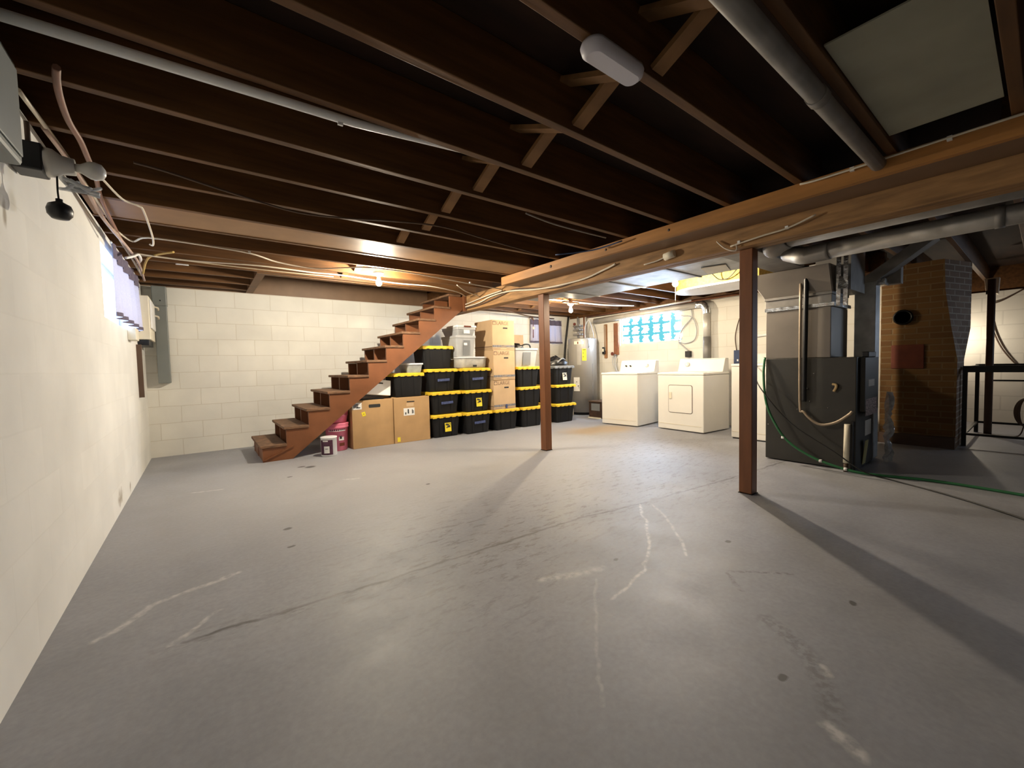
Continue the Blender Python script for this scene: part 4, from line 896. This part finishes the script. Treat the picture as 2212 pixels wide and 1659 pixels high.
cable([(-.40, 4.6, 2.0), (-.06, 4.66, 2.0), (.49, 4.6, 2.01), (.96, 4.64, 2.01), (1.26, 4.62, 2.01), (1.86, 4.68, 2.0), (2.3, 4.64, 2.0), (2.73, 4.75, 1.99), (3.02, 5.0, 1.99)], .007, MT['wire'], 'cream cable strung under the joists just behind the left bulb')
cable([(2.6, 4.5, 2.02), (2.8, 4.62, 1.98), (3.03, 4.74, 1.97), (3.14, 4.8, 1.96)], .007, MT['wire'], 'short cream cable sagging to the beam near the stair head')
cable([(-.4, 4.75, 2.0), (-.3, 4.7, 2.01), (.2, 4.75, 2.01), (.7, 4.72, 2.0), (1.2, 4.74, 2.01)], .006, mat('tan_cable', (.5, .4, .28), .5), 'thin tan cable above the left curtain running under the joists')
cable([(-.38, 5.1, 1.93), (-.34, 4.9, 2.0), (-.28, 4.67, 2.01), (-.13, 4.4, 2.0)], .009, MT['wirey'], 'yellow cable arching over the white electrical panel')
cable([(-.21, 2.7, 2.022), (-.09, 2.73, 2.022), (.19, 2.85, 2.022), (.54, 2.955, 2.018), (.84, 2.9, 2.022), (1.12, 2.78, 2.022), (1.46, 2.7, 2.022), (1.93, 2.78, 2.022), (2.69, 2.9, 2.02)], .006, MT['wired'], 'dim brown cable wandering under the joists in mid ceiling')
cable([(1.79, 2.15, 2.02), (2.05, 2.19, 2.018), (2.3, 2.2, 2.018), (2.67, 2.2, 2.02)], .006, mat('grey_cable', (.3, .27, .25), .5), 'grey wire hanging along a joist near the soffit')
cable([(2.6, 2.72, 1.99), (2.76, 2.42, 1.985), (2.8, 2.14, 2.0)], .006, MT['blue'], 'dark blue wire looping over the soffit front')
cable([(3.1, 5.9, 1.86), (3.11, 4.9, 1.87), (3.11, 4.5, 1.92), (3.11, 4.08, 1.925), (3.11, 3.5, 1.86), (3.11, 2.9, 1.85), (3.11, 2.6, 1.89), (3.11, 2.45, 1.92)], .009, MT['wire'], 'cream cable draped along the beam side above the first post')
cable([(3.12, 5.7, 1.84), (3.115, 4.8, 1.85), (3.115, 4.3, 1.9), (3.115, 3.95, 1.93), (3.115, 3.3, 1.84), (3.115, 3.0, 1.85)], .009, MT['wired'], 'brown cable draped along the beam side near the stairs')
cable([(3.115, 5.8, 1.9), (3.11, 5.2, 1.9), (3.1, 4.6, 1.94), (3.08, 4.2, 1.95)], .008, MT['wire'], 'upper cream cable at the stair end of the beam')
cable([(3.115, 1.42, 1.83), (3.11, 1.2, 1.85), (3.11, 1.05, 1.86), (3.11, .9, 1.9)], .006, MT['wire'], 'cream wire on the beam side above the front post', clips=((3.115, 1.36, 1.845), (3.115, 1.06, 1.865)))
cable([(3.115, 1.52, 1.89), (3.1, 1.45, 1.82), (3.11, 1.38, 1.79), (3.115, 1.38, 1.84)], .005, MT['wire'], 'small wire loop beside the head of the front post')
t = thing('beam_lamp_holder', 'white round lamp holder lying on its side on the beam face', 'fixture', (3.115, 1.95, 1.87))
MB().tube([(0, .0, 0), (0, -.09, .012)], .03, 14).build('body', MT['cream'], t); MB().tube([(0, .2, -.02), (0, .08, -.015), (0, 0, 0)], .006, 6).build('wire', MT['wire'], t)
cable([(2.84, .9, 2.02), (2.83, .8, 2.01), (2.835, .5, 2.015), (2.835, .1, 2.02), (2.835, -.4, 2.02)], .006, MT['wire'], 'thin wire stapled along the dark end of the soffit', clips=((2.84, .66, 2.012), (2.84, .3, 2.015)))
o = MB().tube([(XL + .1, 1.775, 2.0), (.55, 1.77, 2.022), (1.3, 1.766, 2.085)], .017, 10, False).build('white_conduit', MT['whitep']); tag(o, 'long white conduit pipe beside a joist, from the left wall', 'conduit')
MB().obox((.5, 1.77, 2.0), (.02, .01, .012)).build('clip', MT['whitep'], o)
t = thing('ceiling_pipe', 'grey round pipe hung under a joist above the front of the beam', 'pipe', (0, .555, 2.0))
MB().tube([(1.0, 0, 0), (2.05, 0, 0), (3.08, 0, 0)], .033, 12, False).build('pipe', MT['galvdull'], t); MB().tube([(1.9, 0, 0), (1.95, 0, 0)], .037, 12).build('coupling', MT['galvdull'], t)
o = MB().tube([(3.35, 4.62, 1.99), (4.2, 4.65, 2.0), (5.4, 4.7, 2.01), (5.7, 4.6, 2.0), (6.2, 4.5, 2.015)], .013, 8).build('white_pipe', MT['whitep']); tag(o, 'white water pipe crossing under the laundry joists', 'pipe')
o = MB().tube([(3.3, 5.6, 1.95), (4.2, 5.7, 1.95), (5.2, 6.2, 1.96), (5.9, 6.25, 1.95)], .012, 8).build('dark_pipe', MT['wired']); tag(o, 'dark bundled pipe along the wall top above the LARGE cartons', 'pipe')
t = thing('wall_rack', 'red-brown valve bracket hanging on the back wall behind the first post', 'bracket', (5.42, 6.36, 1.55))
MB().box(-.012, .012, 0, .03, 0, .4).build('bar', MT['rust'], t); MB().lathe([(.03, -.02), (.03, .02)], 12, (0, 0, .2), 'y').build('round_valve', MT['cream'], t); MB().tube([(0, -.01, .35), (-.04, -.02, .42), (-.1, -.01, .4)], .012, 8).build('pipe', MT['copper'], t)

# ------------------------------------------------------------------ lamps
def bulb(name, loc, label, power, col, pull=0, base_h=.03, r=.03):
    t = thing(name, label, 'lamp', loc)
    MB().lathe([(.055, .115), (.055, .105), (.04, .09), (.024, .075), (0, .075)], 20).build('lampholder', MT['porc'], t)
    MB().lathe([(.0, -r), (r * .5, -r * .87), (r * .87, -r * .5), (r, 0), (r * .93, r * .45), (r * .6, r * 1.3), (.014, .062), (.014, .075)], 18).build('glass_bulb', emat('lit_bulb_' + name, col, power), t)
    if pull: MB().tube([(.035, .02, .08), (.036, .02, .02), (.036, .02, -pull)], .0025, 5).build('pull_string', MT['cream'], t)
    return t
B1 = bulb('ceiling_bulb', (1.57, 4.38, 1.915), 'lit bare bulb under the joists left of the stairs', E_BULB_L, (1, .89, .7))
B2 = bulb('ceiling_bulb', (4.66, 4.55, 1.835), 'lit bare bulb hanging in front of the water heater', E_BULB_A, (1, .83, .58))
B3 = bulb('ceiling_bulb', (4.256, 2.537, 1.865), 'lit bare bulb with pull string near the yellow duct', E_BULB_B, (1, .83, .6), pull=.2)
FILL_BULB = bulb('ceiling_bulb', (8.62, .88, 1.25), 'added bulb on a cord, unseen behind the brick chimney, brightening the end wall', E_BULB_C, (1, .86, .66))  # unseen bulb added to brighten the strip of end wall past the chimney
MB().tube([(0, 0, .115), (0, 0, .78)], .005, 6).build('cord', MT['wired'], FILL_BULB)
o = MB().box(4.5, 4.82, 4.52, 4.58, 1.951, 1.975).build('lamp_bracket', MT['brace']); tag(o, 'small wooden crosspiece holding the bulb by the water heater', 'board')
MB().box(4.64, 4.68, 4.53, 4.57, 1.975, 2.03).build('drop_block', MT['brace'], o)
t = thing('oblong_light', 'oblong white ceiling light, switched off, fixed under a joist', 'lamp', (1.155, LIGHT_Y, 2.031))
h = MB().loft([(0, .135, .042, .04), (-.012, .14, .045, .044), (-.03, .135, .04, .039), (-.042, .12, .028, .027)], 8, True).build('diffuser', mat('white_diffuser', (.62, .6, .66), .45, var=.02), t)
MB().loft([(.0, .125, .036, .03), (-.004, .125, .036, .03)], 6).build('base_plate', MT['whitep'], t)
o = MB().loft([(0, .05, .012, .01), (.008, .048, .01, .009)], 3).build('magnet_light', MT['whitep']); o.location = (-.09, 4.99, 2.022); tag(o, 'small white stick-on light bar under a joist near the left wall', 'lamp')

# ------------------------------------------------------------------ camera, world, colour management
cam = bpy.data.cameras.new('camera'); co = bpy.data.objects.new('camera', cam); COL.objects.link(co)
cam.sensor_fit = 'HORIZONTAL'; cam.sensor_width = 36; cam.lens = 881.375 / 2212 * 36; cam.clip_start = .02
yw, pt, rl = R(37.31295), R(-2.605997), R(-1.328058)
f = Vector((math.sin(yw) * math.cos(pt), math.cos(yw) * math.cos(pt), math.sin(pt))); r0 = Vector((math.cos(yw), -math.sin(yw), 0)); u0 = r0.cross(f)
rr = r0 * math.cos(rl) + u0 * math.sin(rl); uu = u0 * math.cos(rl) - r0 * math.sin(rl)
co.matrix_world = Matrix(((rr.x, uu.x, -f.x, 0), (rr.y, uu.y, -f.y, 0), (rr.z, uu.z, -f.z, 1.0), (0, 0, 0, 1)))
SC.camera = co
W = bpy.data.worlds.new('world'); SC.world = W; W.use_nodes = True
W.node_tree.nodes['Background'].inputs[0].default_value = (.55, .7, .9, 1); W.node_tree.nodes['Background'].inputs[1].default_value = .6
SC.view_settings.view_transform = 'Standard'; SC.view_settings.look = 'None'; SC.view_settings.gamma = 1; SC.view_settings.exposure = EXPO; SC.view_settings.use_curve_mapping = False
SC.cycles.use_denoising = True; SC.cycles.max_bounces = 8; SC.cycles.diffuse_bounces = 5; SC.cycles.sample_clamp_indirect = 8
